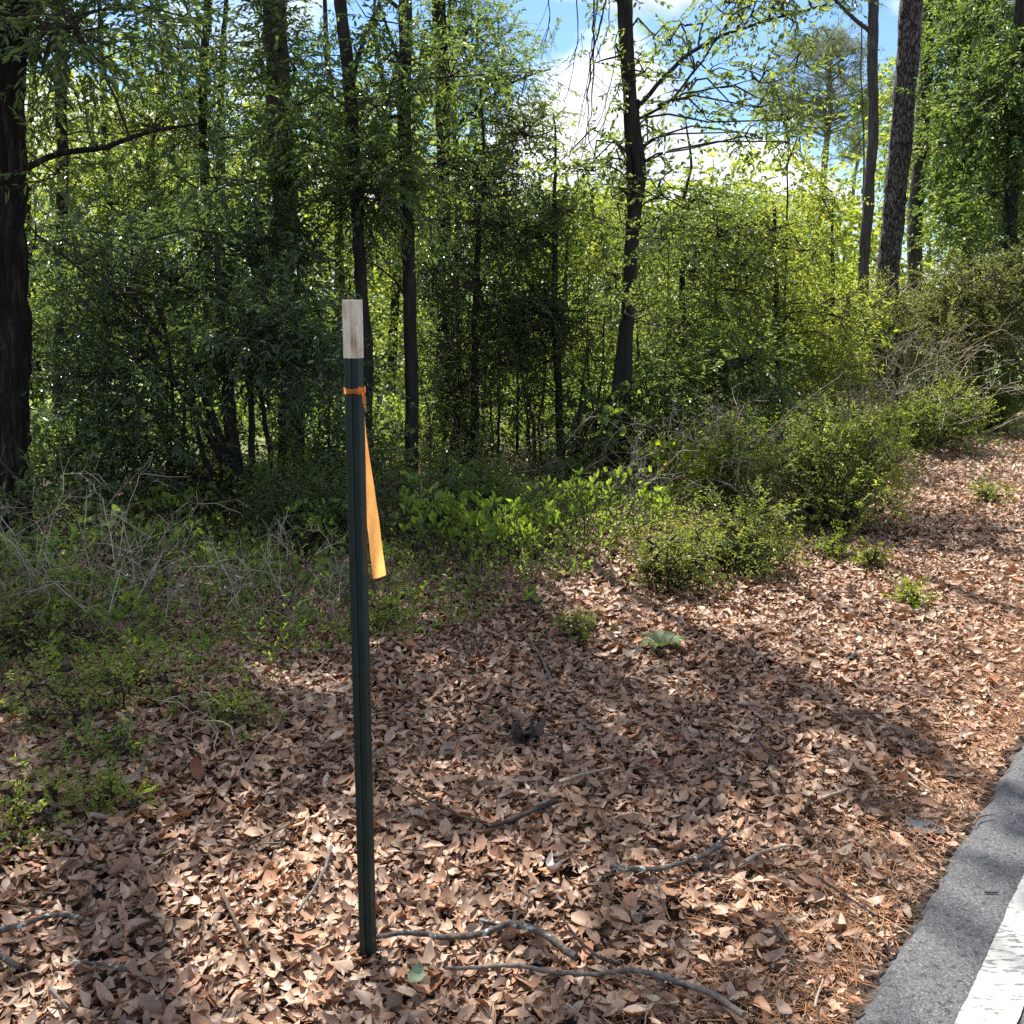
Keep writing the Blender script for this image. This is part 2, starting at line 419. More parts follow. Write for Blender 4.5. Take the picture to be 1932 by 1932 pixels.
cn = noise(N, K, 4.6, 9, mpw.outputs[0], .5)
cm = ramp(N, K, cn.outputs[0], [(.475, (0, 0, 0)), (.55, (1, 1, 1))]).outputs[0]
cs = noise(N, K, 9., 5, mpw.outputs[0], .55)
ccol = ramp(N, K, cs.outputs[0], [(.38, (2.3, 2.65, 3.3)), (.6, (4.9, 5.0, 5.1))]).outputs[0]
tint = mixc(N, K, 1., sky.outputs[0], (.40, .48, .60), 'MULTIPLY')
skyc = mixc(N, K, cm, tint, ccol)
bg = N.new('ShaderNodeBackground'); bg.inputs[1].default_value = .10; K.new(skyc, bg.inputs[0])
ow = N.new('ShaderNodeOutputWorld'); K.new(bg.outputs[0], ow.inputs[0])

# ------------------------------------------------------------------ ground and road
E0 = np.array([.706, 1.881]); RD = np.array([.597, .802]); RN = np.array([-.802, .597])


def vp(s, w):                                            # along the road, off its edge
    return E0[0] + s * RD[0] + w * RN[0], E0[1] + s * RD[1] + w * RN[1]


def grid(xs, ys, zf):
    X, Y = np.meshgrid(xs, ys); Z = zf(X, Y); nx, ny = len(xs), len(ys)
    V = np.stack([X, Y, Z], -1).reshape(-1, 3)
    i = (np.arange(ny - 1)[:, None] * nx + np.arange(nx - 1)[None]).ravel()
    return V, np.stack([i, i + 1, i + nx + 1, i + nx], 1)


mb = MB()
xs = np.concatenate([np.linspace(-400, -14, 14), np.arange(-12, 14, .2), np.linspace(16, 400, 14)])
ys = np.concatenate([np.linspace(-300, -4, 8), np.arange(-2, 16, .2), np.linspace(18, 600, 22)])
V, F = grid(xs, ys, lambda x, y: gh(x, y) - .012); mb.add(V, F, 0, True)
tag(mb.build('ground', ground_mat()), None, None, kind='structure')

mb = MB()                                                # the road: a sheet with a crumbled edge and a rounded shoulder
ss = np.concatenate([np.linspace(-60, -4, 20), np.arange(-3, 9, .025), np.linspace(9.2, 120, 80)])
edge = .005 * np.sin(ss * 9) + .005 * np.sin(ss * 23 + 1) + R.normal(0, .005, len(ss)) + .008 * np.sin(ss * 2.1)
ws = [0., -.03, -.1, -.4, -1.2, -3.2, -6.6]
rows = []
for k, w in enumerate(ws):
    x, y = vp(ss, w + edge * max(0, 1 - k * .5)); z = np.full(len(ss), -.03 if k == 0 else .012 + .004 * min(k, 3))
    rows.append(np.stack([x, y, z], 1))
V = np.stack(rows, 1).reshape(-1, 3); nw = len(ws)
i = (np.arange(len(ss) - 1)[:, None] * nw + np.arange(nw - 1)[None]).ravel()
mb.add(V, np.stack([i, i + 1, i + nw + 1, i + nw], 1), 0, True)
tag(mb.build('road', asphalt_mat()), None, None, kind='structure')
mb = MB()
e1 = R.normal(0, .0009, len(ss)); rows = []
for w in (-.187, -.238, -.289):
    x, y = vp(ss, w + (e1 if w != -.238 else 0)); rows.append(np.stack([x, y, np.full(len(ss), .0285)], 1))
V = np.stack(rows, 1).reshape(-1, 3); i = (np.arange(len(ss) - 1)[:, None] * 3 + np.arange(2)[None]).ravel()
mb.add(V, np.stack([i, i + 1, i + 4, i + 3], 1))
tag(mb.build('road_edge_line', asphalt_mat(True)), None, None, kind='structure')


# ------------------------------------------------------------------ leaf litter, needles, little twigs
def litter_leaves(mb, x, y, L, W, seg=3, lift=.03, tilt=.34):
    n = len(x); z = gh(x, y) + R.uniform(.0, lift, n) + .004
    yaw = R.uniform(0, 2 * PI, n); tl = R.normal(0, tilt, (n, 2))
    D = nrm(np.stack([np.cos(yaw), np.sin(yaw), tl[:, 0]], 1)); Nn = nrm(np.stack([R.normal(0, tilt, n), R.normal(0, tilt, n), np.ones(n)], 1))
    S = nrm(np.cross(D, Nn)); Nn = np.cross(S, D)
    curl = R.normal(.09, .15, n) * L; cup = R.normal(.12, .24, n) * W; tw = R.normal(0, .16, n) * W
    st = {3: [.22, .5, .78], 2: [.3, .68], 1: [.5]}[seg]; wd = {3: [.72, 1, .72], 2: [.88, .85], 1: [1]}[seg]
    C = np.stack([x, y, z], 1)

    def pt(t, s):
        return C + D * ((t - .5) * L)[:, None] + S * (s * W * .5)[:, None] + Nn * (curl * ((t - .5) ** 2 * 4) + cup * s * s + tw * s * (t - .5) * 4)[:, None]
    vs = [pt(0., 0.)]; asy = R.uniform(-.3, .3, n); ragged = R.uniform(0, 1, n) < .16
    for t, q in zip(st, wd):
        qq = q * (1 + asy * (t - .5) * 2); ql = np.where(ragged & (R.uniform(0, 1, n) < .5), qq * R.uniform(.15, .7, n), qq)
        vs += [pt(t, qq), pt(t, 0.), pt(t, -ql)]
    vs.append(pt(1., 0.)); k = len(vs); V = np.stack(vs, 1).reshape(-1, 3)
    tri = [(0, 1, 2), (0, 2, 3)]; quad = []
    for q in range(len(st) - 1):
        b = 1 + 3 * q; quad += [(b, b + 3, b + 4, b + 1), (b + 1, b + 4, b + 5, b + 2)]
    b = 1 + 3 * (len(st) - 1); tri += [(b, k - 1, b + 1), (b + 1, k - 1, b + 2)]
    o = (np.arange(n) * k)[:, None, None]
    fs = [(np.array(tri)[None] + o).reshape(-1, 3)]
    if quad: fs.append((np.array(quad)[None] + o).reshape(-1, 4))
    mb.add(V, fs, 0, True)


def wof(x, y): return (x - E0[0]) * RN[0] + (y - E0[1]) * RN[1]


mb = MB()
for (s0, s1, w0, w1, dens, seg, near) in ((-2.2, 2.4, -.03, 3.6, 4500, 3, True), (2.4, 6.5, -.02, 2.6, 2700, 2, True), (6.5, 16, -.02, 3.0, 900, 1, True), (-3.5, 6, 2.6, 6.5, 800, 2, False), (6, 14, 2.5, 8, 250, 1, False)):
    n = int((s1 - s0) * (w1 - w0) * dens)
    s = R.uniform(s0, s1, n); w = R.uniform(w0, w1, n)
    if near: w = w0 + (w1 - w0) * R.uniform(0, 1, n) ** .92
    x, y = vp(s, w)
    d = np.hypot(x, y)
    keep = (np.abs(x) < y * .56 + .5) & (y > 1.2)
    pn = 1 - np.exp(-(w / .42) ** 1.6)                     # fewer broad leaves beside the road
    keep &= R.uniform(0, 1, n) < .08 + .92 * np.clip(pn, 0, 1)
    x, y = x[keep], y[keep]; m = len(x)
    big = R.uniform(0, 1, m) < .12
    L = np.where(big, R.uniform(.055, .09, m), np.clip(R.normal(.039, .011, m), .016, .075)); W = L * R.uniform(.26, .52, m)
    if seg == 1: L = L * 1.15; W = W * 1.15
    litter_leaves(mb, x, y, L, W, seg, .03 if near else .025)
n = 26000
s = R.uniform(-2.2, 9, n); w = np.abs(R.normal(0, .5, n)) + .005; x, y = vp(s, w); keep = (np.abs(x) < y * .54 + .3) & (y > 1.3); x, y = x[keep], y[keep]; n = len(x)
L = R.uniform(.008, .03, n); litter_leaves(mb, x, y, L, L * R.uniform(.25, .6, n), 1, .022, .3)
x, y = vp(R.uniform(-1.5, 6, 26), -R.uniform(.0, .09, 26) ** 1.1)
litter_leaves(mb, x, y, R.uniform(.025, .05, 26), R.uniform(.01, .018, 26), 2, .006, .1)
tag(mb.build('leaf_litter', M['litter']), 'brown dead oak leaves carpeting the verge', 'leaf litter', kind='stuff')

mb = MB()
n = 46000
s = R.uniform(-2.2, 11, n); w = np.abs(R.normal(0, .30, n)) + .01
far = R.uniform(0, 1, n) < .16; w = np.where(far, R.uniform(.2, 2.6, n), w)
x, y = vp(s, w); keep = (np.abs(x) < y * .54 + .3) & (y > 1.3); x, y = x[keep], y[keep]; n = len(x)
yaw = R.uniform(0, 2 * PI, n); Ln = np.clip(R.gamma(2.2, .022, n), .012, .13); bend = R.normal(0, .22, n)
D = np.stack([np.cos(yaw), np.sin(yaw), R.normal(0, .06, n)], 1); Sd = np.stack([-np.sin(yaw), np.cos(yaw), np.zeros(n)], 1)
C = np.stack([x, y, gh(x, y) + R.uniform(.004, .03, n)], 1)
tt = np.linspace(-.5, .5, 4)
P = C[:, None] + D[:, None] * (tt[None] * Ln[:, None])[..., None] + Sd[:, None] * ((tt ** 2)[None] * (bend * Ln)[:, None])[..., None]
hw = .0006
rows = []
for q in range(4):
    rows += [P[:, q] + Sd * hw, P[:, q] - Sd * hw + np.array([0, 0, .0008])]
V = np.stack(rows, 1).reshape(-1, 3)
F = (np.array([[0, 2, 3, 1], [2, 4, 5, 3], [4, 6, 7, 5]])[None] + (np.arange(n) * 8)[:, None, None]).reshape(-1, 4)
mb.add(V, F)
tag(mb.build('pine_needle_litter', M['straw']), 'rusty dead pine needles strewn along the road edge', 'pine needles', kind='stuff')

mb = MB()
n = 900
s = R.uniform(-2, 8, n); w = R.uniform(.05, 3.2, n); x, y = vp(s, w); yaw = R.uniform(0, 2 * PI, n)
L = R.uniform(.04, .2, n); D = np.stack([np.cos(yaw), np.sin(yaw), R.normal(0, .1, n)], 1); B = np.stack([x, y, gh(x, y) + R.uniform(.02, .045, n)], 1)
mid = B + D * (L / 2)[:, None] + R.normal(0, .006, (n, 3))
poly(mb, np.stack([B, mid, B + D * L[:, None] + R.normal(0, .008, (n, 3))], 1), R.uniform(.0012, .003, n), .001, 4, 0)
tag(mb.build('twig_litter', M['browntwig']), 'tiny broken twigs scattered over the dead leaves', 'twigs', kind='stuff')

# ------------------------------------------------------------------ steel post and its ribbon
pb = g(692.5, 1822)
ptop = at(661.5, 566, 2.055)
ax = nrm(ptop - pb); H = np.linalg.norm(ptop - pb)
post = thing('steel_post', 'dark green steel fence post with weathered white tip, standing in the leaf litter', 'post', pb)
rz = rad(-9)
ex = np.array([math.cos(rz), math.sin(rz), 0]); ex = nrm(ex - ax * ex.dot(ax)); ey = np.cross(ax, ex)   # ey points away
PROF = [(-.0175, .0012), (-.0165, -.0006), (-.0075, -.0014), (-.0060, -.0050), (-.0038, -.0062), (-.0016, -.0050), (-.0004, -.0014),
        (.0030, -.0012), (.0040, -.0034), (.0056, -.0034), (.0066, -.0012),
        (.0095, -.0010), (.0125, .0002), (.0130, .002), (.0178, .0165), (.0172, .0200), (.0140, .0195), (.0098, .0046), (.0030, .0038), (-.0165, .0040)]


def extrude(mb, z0, z1, scale, mat=0, n=14):
    pr = np.array(PROF) * scale; k = len(pr); zs = np.linspace(z0, z1, n)
    V = np.concatenate([pb + ax * z + pr[:, :1] * ex + pr[:, 1:] * ey for z in zs])
    i = np.arange(k); j = (i + 1) % k
    F = (np.stack([i, j, j + k, i + k], 1)[None] + (np.arange(n - 1) * k)[:, None, None]).reshape(-1, 4)
    mb.add(V, F, mat)
    mb.add(V[-k:], np.arange(k)[None], mat)




def zpx(y):                                              # height up the post seen at picture row y
    lo, hi = 0., 1.
    for _ in range(30):
        m = (lo + hi) / 2; p = pb + ax * H * m - CAM; row = S0 / 2 - S0 * p.dot(UP) / p.dot(FWD)
        lo, hi = (m, hi) if row > y else (lo, m)
    return H * lo


ztip = zpx(672)
mb = MB(); extrude(mb, -.35, ztip, 1.0); mb.build('post_shaft', post_mat(False), post)
mb = MB(); extrude(mb, ztip - .004, H, 1.035); mb.build('painted_tip', post_mat(True), post)

rib = thing('flagging_ribbon', 'orange plastic flagging ribbon tied round the green steel post', 'ribbon', pb + ax * H * .86)
zb = zpx(738)


def loopband(mb, zc, hfun, off, n=40):
    pr = np.array(PROF); hull = np.array([(-.0195, .0), (-.0175, -.0045), (-.0038, -.0084), (.0125, -.0030), (.0155, .0), (.0205, .0165), (.0190, .0225), (.0140, .0225), (-.0160, .0065)])
    d = np.concatenate([[0], np.cumsum(np.linalg.norm(np.diff(np.concatenate([hull, hull[:1]]), axis=0), axis=1))])
    t = np.linspace(0, d[-1], n, endpoint=False); hx = np.interp(t, d, np.append(hull[:, 0], hull[0, 0])); hy = np.interp(t, d, np.append(hull[:, 1], hull[0, 1]))
    rows = []
    for f in (-1, -.35, .3, 1):
        hh = np.array([hfun(a) for a in hx]) * f
        bul = (1 - abs(f)) * .0012 * np.sign(hy)
        rows.append(pb + ax * (zc + hh)[:, None] + ex * hx[:, None] + ey * (hy + bul)[:, None])
    V = np.stack(rows, 1).reshape(-1, 3); i = np.arange(n); j = (i + 1) % n
    F = np.concatenate([np.stack([i * 4 + q, j * 4 + q, j * 4 + q + 1, i * 4 + q + 1], 1) for q in range(3)])
    mb.add(V, F, 0, True)


mb = MB(); loopband(mb, zb, lambda a: .0042 + .55 * abs(a + .001) * .3, 0); MT = tape_mat(); mb.build('band', MT, rib)


def strip(mb, rows, thick=.0006, mat=0):                 # rows of (left, right) points with a small ripple
    rows = np.asarray(rows, float)
    t = np.linspace(0, 1, len(rows)); tt = np.linspace(0, 1, 30)
    Lp = np.stack([np.interp(tt, t, rows[:, 0, c]) for c in range(3)], 1); Rp = np.stack([np.interp(tt, t, rows[:, 1, c]) for c in range(3)], 1)
    us = np.linspace(0, 1, 7); V = []
    for a in range(30):
        for u in us:
            p = Lp[a] * (1 - u) + Rp[a] * u
            fy = .004 * math.sin(u * 5 + 1 + tt[a] * 2) + .005 * math.sin(tt[a] * 9 + u * 4) * min(1, tt[a] * 4) + .0012 * math.sin(tt[a] * 41 + u * 9)
            V.append(p + np.array([0, fy, 0]))
    V = np.array(V); k = 7
    i = (np.arange(29)[:, None] * k + np.arange(k - 1)[None]).ravel()
    mb.add(V, np.stack([i, i + 1, i + k + 1, i + k], 1), mat, True)


YT = 2.085
P_ = lambda x, y, dy=0: at(x, y, YT + dy)
mb = MB()
strip(mb, [(P_(680, 742, -.02), P_(686, 742, -.02)), (P_(680.5, 765), P_(688, 765)), (P_(681.5, 800), P_(688.5, 800)), (P_(683, 850, .012), P_(694, 850, .004)), (P_(686, 910, .012), P_(704, 910)), (P_(691, 980, .012), P_(715, 980)),
           (P_(697, 1040, .012), P_(722, 1040)), (P_(703, 1091, .012), P_(728, 1086))])
tl = mb.build('tail', MT, rib); tl['label'] = 'long pale orange tail hanging down behind the post'
mb = MB()
strip(mb, [(P_(680, 741, -.03), P_(687, 740, -.03)), (P_(683, 750, -.035), P_(690, 750, -.03)), (P_(685, 765, -.035), P_(690.5, 763, -.03)), (P_(689.5, 777, -.035), P_(691, 775, -.03))])
mb.build('tail', MT, rib)['label'] = 'short knotted end of the ribbon'
mb = MB(); kp = at(680, 737, 2.035)
v = nrm(R.normal(0, 1, (60, 3)))
import bmesh
bm = bmesh.new(); bmesh.ops.create_icosphere(bm, subdivisions=2, radius=.006)
kv = np.array([q.co[:] for q in bm.verts]); kf = np.array([[q.index for q in f.verts] for f in bm.faces]); bm.free()
kv = kv * (1 + .25 * np.sin(kv[:, :1] * 900) * np.cos(kv[:, 2:3] * 700)) * np.array([1, .7, 1.2])
mb.add(kp + kv, kf, 0, True); mb.build('knot', MT, rib)

# ------------------------------------------------------------------ sticks lying on the litter


def stick(label, pts, w, mat='stickgrey', stubs=(), lift=.012, cat='stick', name='fallen_stick', group='sticks lying on the leaf litter'):
    P = np.array([g(*p) for p in pts]); dep = np.linalg.norm(P[0] - CAM)
    r = .8 * w / S0 * np.linalg.norm(P - CAM, axis=1).mean() / 2
    lift += .5 * r + (.022 if lift != .022 else -.5 * r)
    P[:, 2] = gh(P[:, 0], P[:, 1]) + r + lift + R.uniform(0, .008, len(P))
    root = P[0].copy(); root[2] -= r
    mb = MB(); rr = np.linspace(1., .62, len(P)) * r
    tube(mb, P, rr * (1 + R.normal(0, .06, len(P))), 8, max(.012, r), .09, 0, r * .10)
    for (a, b, ww) in stubs:
        A, B = g(*a), g(*b); q = ww / S0 * dep / 2
        A[2] = gh(A[0], A[1]) + r + lift; B[2] = gh(B[0], B[1]) + r + lift + .012
        tube(mb, [A, (A + B) / 2 + R.normal(0, .003, 3), B], [q, q * .9, q * .7], 7, .012, .08)
    o = mb.build(name, M[mat], None, root); return tag(o, label, cat, group)


stick('thick lichen-spotted branch with a broken fork, lying just right of the post foot', [(698, 1812), (760, 1803), (830, 1811), (890, 1810), (940, 1799), (966, 1786), (1010, 1800), (1050, 1828), (1086, 1853)][::-1], 19, 'stick', [((960, 1790), (905, 1784), 11), ((966, 1788), (972, 1770), 9)], .02)
stick('knobbly grey-green branch with a forked end in the leaves left of the road', [(1150, 1668), (1190, 1670), (1240, 1671), (1290, 1660), (1330, 1644), (1375, 1603)], 13, 'stick', [((1330, 1644), (1362, 1634), 9)])
stick('short thick dark branch with rough bark lying behind the post foot', [(1050, 1538), (1010, 1558), (970, 1576), (922, 1590)], 13, 'stickdark')
stick('long thin brown stick running from the post to the short dark branch', [(912, 1580), (870, 1567), (800, 1532), (760, 1508), (706, 1474)], 8, 'stickbrown')
stick('curved lichen-grey branch at the left edge above a shorter stub', [(2, 1790), (45, 1783), (80, 1765), (115, 1755), (160, 1768)], 12, 'stick')
stick('thick short lichen stub cut off at the lower left edge', [(-30, 1822), (5, 1842), (42, 1862)], 17, 'stick')
stick('brown stick on the sunlit leaves at lower left', [(418, 1708), (433, 1745), (450, 1778), (470, 1822)], 9, 'stickbrown')
stick('bowed grey stick lying left of the post in the leaves', [(626, 1628), (618, 1665), (597, 1700), (562, 1750)], 9, 'stickgrey')
stick('dark slanting stick between the forked branch and the road-side needles', [(1168, 1856), (1127, 1838), (1090, 1803), (1060, 1766)], 9, 'stickdark')
stick('long grey branch reaching the bottom edge of the view', [(1400, 1955), (1340, 1910), (1288, 1888), (1191, 1865), (1117, 1878), (1044, 1866), (977, 1858), (840, 1862)], 13, 'stickgrey')
stick('thin lichened twig beside the sunlit leaves at lower left', [(240, 1866), (187, 1852), (133, 1842)], 7, 'stick')
stick('thin grey stick pointing down to the lower left corner', [(98, 1898), (112, 1915), (132, 1940)], 9, 'stickgrey')
stick('short pale stripped stick in the needle litter', [(1590, 1520), (1565, 1528), (1541, 1536)], 9, 'stickpale')
stick('straight brown stick slanting up toward the road edge', [(1651, 1541), (1690, 1531), (1730, 1517)], 5, 'stickbrown')
stick('flat pale stick on the leaves above the short dark branch', [(1054, 1506), (1094, 1488), (1156, 1474)], 9, 'stickpale')
stick('thin dark stick lying across the sunlit needles by the road', [(1548, 1690), (1600, 1722), (1652, 1756)], 5, 'stickdark')
stick('short tan stick in the needles next to the asphalt', [(1711, 1480), (1735, 1500), (1760, 1520)], 6, 'stickpale')
stick('bent dark stick in the needles near the bottom of the road edge', [(1455, 1771), (1474, 1795), (1481, 1825)], 6, 'stickdark')
stick('upright-looking thin pale stick near the lowest road corner', [(1535, 1935), (1540, 1908), (1551, 1878)], 6, 'stickpale')
stick('thin dark stick in the shaded leaves right of centre', [(1468, 1468), (1444, 1440), (1421, 1412)], 5, 'stickdark')
stick('wavy grey stick in the leaves below the green briar plants', [(1042, 1310), (1024, 1264), (997, 1222)], 7, 'stickgrey')
stick('long thin brown twig crossing the leaves left of the post', [(332, 1636), (390, 1640), (470, 1620), (548, 1582), (575, 1535)], 4, 'stickbrown')
stick('dark stick on the sunlit leaf verge near the big bush', [(1575, 1372), (1610, 1367), (1665, 1366)], 6, 'stickbrown')
stick('broken pale wood splinter by the forked grey-green branch', [(1406, 1656), (1432, 1640), (1486, 1624)], 9, 'stickpale')
stick('small forked twig lying on the asphalt near the needle edge', [(1835, 1572), (1842, 1559), (1872, 1555)], 4, 'stickbrown', lift=.022, group='twigs on the asphalt')
stick('tiny dark twig lying on the asphalt beside the white line', [(1856, 1700), (1882, 1700)], 4, 'stickdark', lift=.022, group='twigs on the asphalt')


def blob(name, label, cat, x, y, w, mat, sc=(1, 1, .4), seed=0):
    p = g(x, y); r = w / S0 * np.linalg.norm(p - CAM) / 2
    bm = bmesh.new(); bmesh.ops.create_icosphere(bm, subdivisions=3, radius=1)
    kv = np.array([q.co[:] for q in bm.verts]); kf = np.array([[q.index for q in f.verts] for f in bm.faces]); bm.free()
    f = 1 + .22 * np.sin(kv @ np.array([3.1, 2.2, 4.]) + seed) + .15 * np.sin(kv @ np.array([-6, 5, 3.]) + seed * 2) + .07 * np.sin(kv @ np.array([13, -11, 9.]))
    mb = MB(); mb.add(p + kv * f[:, None] * r * np.array(sc) + [0, 0, .012 + r * sc[2] * .4], kf, 0, False)
    return tag(mb.build(name, mat, None, p), label, cat)


blob('asphalt_chunk', 'flat grey slab of broken asphalt half sunk in the needles', 'asphalt chunk', 1745, 1566, 66, plain('old_asphalt', (.10, .11, .12)), (1, .75, .12), 1)
blob('stone', 'small black lump on the sunlit leaf verge', 'stone', 1602, 1251, 30, plain('black_lump', (.02, .018, .018)), (1, .8, .6), 2)
blob('stone', 'small white pebble at the bottom edge below the forked branch', 'stone', 1071, 1911, 13, plain('white_stone', (.55, .54, .5)), (1, 1, .7), 4)


def one_leaf(name, label, cat, x, y, L, W, yaw, tilt, mat, curl=.2, lift=.03, roll=0.):
    p = g(x, y); mb = MB(); n = 9
    D = np.array([math.cos(yaw) * math.cos(tilt), math.sin(yaw) * math.cos(tilt), math.sin(tilt)])
    S = nrm(np.cross(D, [0, 0, 1.]) + roll * np.array([0, 0, 1.])); Nn = np.cross(S, D)
    V = []
    for i in range(n):
        t = i / (n - 1); wdt = W * .5 * math.sin(PI * min(1, max(.02, t)) ** .85) ** .8 if 0 < t < 1 else .0004
        for s in (-1, -.5, 0, .5, 1):
            V.append(p + [0, 0, lift] + D * (t - .5) * L + S * s * wdt + Nn * (curl * L * (t - .5) ** 2 * 3 + .3 * W * s * s * .6))
    i = (np.arange(n - 1)[:, None] * 5 + np.arange(4)[None]).ravel()
    mb.add(np.array(V), np.stack([i, i + 1, i + 6, i + 5], 1), 0, True)
    return tag(mb.build(name, mat, None, p), label, cat)


one_leaf('bark_strip', 'curled pale strip of bark lying on the dark leaves right of the post', 'bark strip', 1038, 1660, .085, .030, rad(-70), .25, plain('pale_bark', (.62, .57, .5)), .6, .03, .7)
one_leaf('curled_leaf', 'big curled grey-brown dead leaf near the left shrub', 'leaf', 250, 1497, .15, .05, rad(35), .3, plain('grey_leaf', (.22, .16, .12)), .5, .04)
one_leaf('hanging_leaf', 'reddish-brown dead leaf standing on its stalk left of the post', 'leaf', 372, 1480, .085, .04, rad(-60), -1.1, plain('red_brown_leaf', (.2, .085, .045)), .2, .05)
one_leaf('fallen_green_leaf', 'pale green fallen leaf at the bottom edge below the post', 'leaf', 788, 1883, .05, .036, rad(70), .45, plain('green_fallen', (.24, .30, .17)), .3, .055)
one_leaf('pale_fallen_leaf', 'bleached white dead leaf lying below the rosette plant', 'leaf', 1225, 1280, .07, .04, rad(-50), .5, plain('bleached_leaf', (.62, .52, .42)), .3, .03)
mb = MB(); pc = g(990, 1415)
n = 16
litter_leaves(mb, pc[0] + R.normal(0, .03, n), pc[1] + R.normal(0, .03, n), R.uniform(.07, .12, n), R.uniform(.03, .045, n), 3, .07, .8)
tag(mb.build('leaf_clump', islandmat('wet_dark_leaf', [(0, (.03, .02, .016)), (1, (.08, .055, .045))], .5), None, pc), 'clump of dark curled leaves in the middle of the litter', 'leaf clump')


# ------------------------------------------------------------------ trees
def reg(boxes):                                          # boxes of boughs in view -> (x, y, dY, radius)
    out = []
    for (x0, y0, x1, y1, n, r) in boxes:
        for _ in range(n): out.append((R.uniform(x0, x1), R.uniform(y0, y1), R.uniform(-.6, .7), r * R.uniform(.75, 1.25)))
    return out


def gz_poly(*px): return np.array([g(a, b)[:2] for a, b in px])


OPEN = [gz_poly((1190, 905), (1500, 800), (1850, 690), (2500, 690), (2600, 1250), (1960, 1345), (1760, 1330), (1580, 1270), (1400, 1190), (1180, 1110)),
        gz_poly((1560, 1740), (1780, 1640), (2300, 1560), (2700, 2150), (1500, 2150)), gz_poly((250, 1740), (420, 1660), (630, 1680), (760, 1780), (560, 1860), (300, 1850))]  # ground kept sunlit: unseen crowns are shaped to leave gaps over it


def inside(p, poly):
    x, y = p; c = False; j = len(poly) - 1
    for i in range(len(poly)):
        if (poly[i, 1] > y) != (poly[j, 1] > y) and x < (poly[j, 0] - poly[i, 0]) * (y - poly[i, 1]) / (poly[j, 1] - poly[i, 1]) + poly[i, 0]: c = not c
        j = i
    return c


def lets_sun(c, r):
    for zz in (.1, .6):
        p = c[:2] - SUNV[:2] * (c[2] - zz) / SUNV[2]
        for k in range(9):
            q = p + (0 if k == 8 else r * np.array([math.cos(k * PI / 4), math.sin(k * PI / 4)]))
            if any(inside(q, P) for P in (OPEN if zz < .3 else OPEN[:1])): return False
    return True


AIMN = 19
# unseen boughs added overhead to shade the middle of the verge, each borne by the nearest front-row tree
SHADE = gz_poly((560, 1180), (1180, 1190), (1560, 1330), (1790, 1400), (1740, 1560), (1500, 1730), (1480, 2000), (690, 2000), (640, 1640), (260, 1640), (-100, 1690), (-160, 1250), (300, 1150))
STAND = [(6.2, 12, 560), (8.8, 530, 460), (8, 680, 330), (8.2, 760, 300), (8.4, 1200, 300)]
STAND = [at(px, py, Y)[:2] for Y, px, py in STAND]
AIM = {k: [] for k in range(len(STAND))}
for gx in np.arange(-3, 2.6, .47):
    for gy in np.arange(1.6, 5.6, .47):
        p = np.array([gx, gy]) + R.uniform(-.16, .16, 2)
        if not inside(p, SHADE): continue
        h = R.uniform(5.0, 8.5); c = np.array([p[0], p[1], 0]) + SUNV * h / SUNV[2]
        if not lets_sun(c, .3): continue
        AIM[int(np.argmin([np.hypot(*(c[:2] - q)) for q in STAND]))].append(c)
FRONT = {6.2: 0, 8.8: 1, 8: 2, 8.2: 3, 8.4: 4}

TREES = []


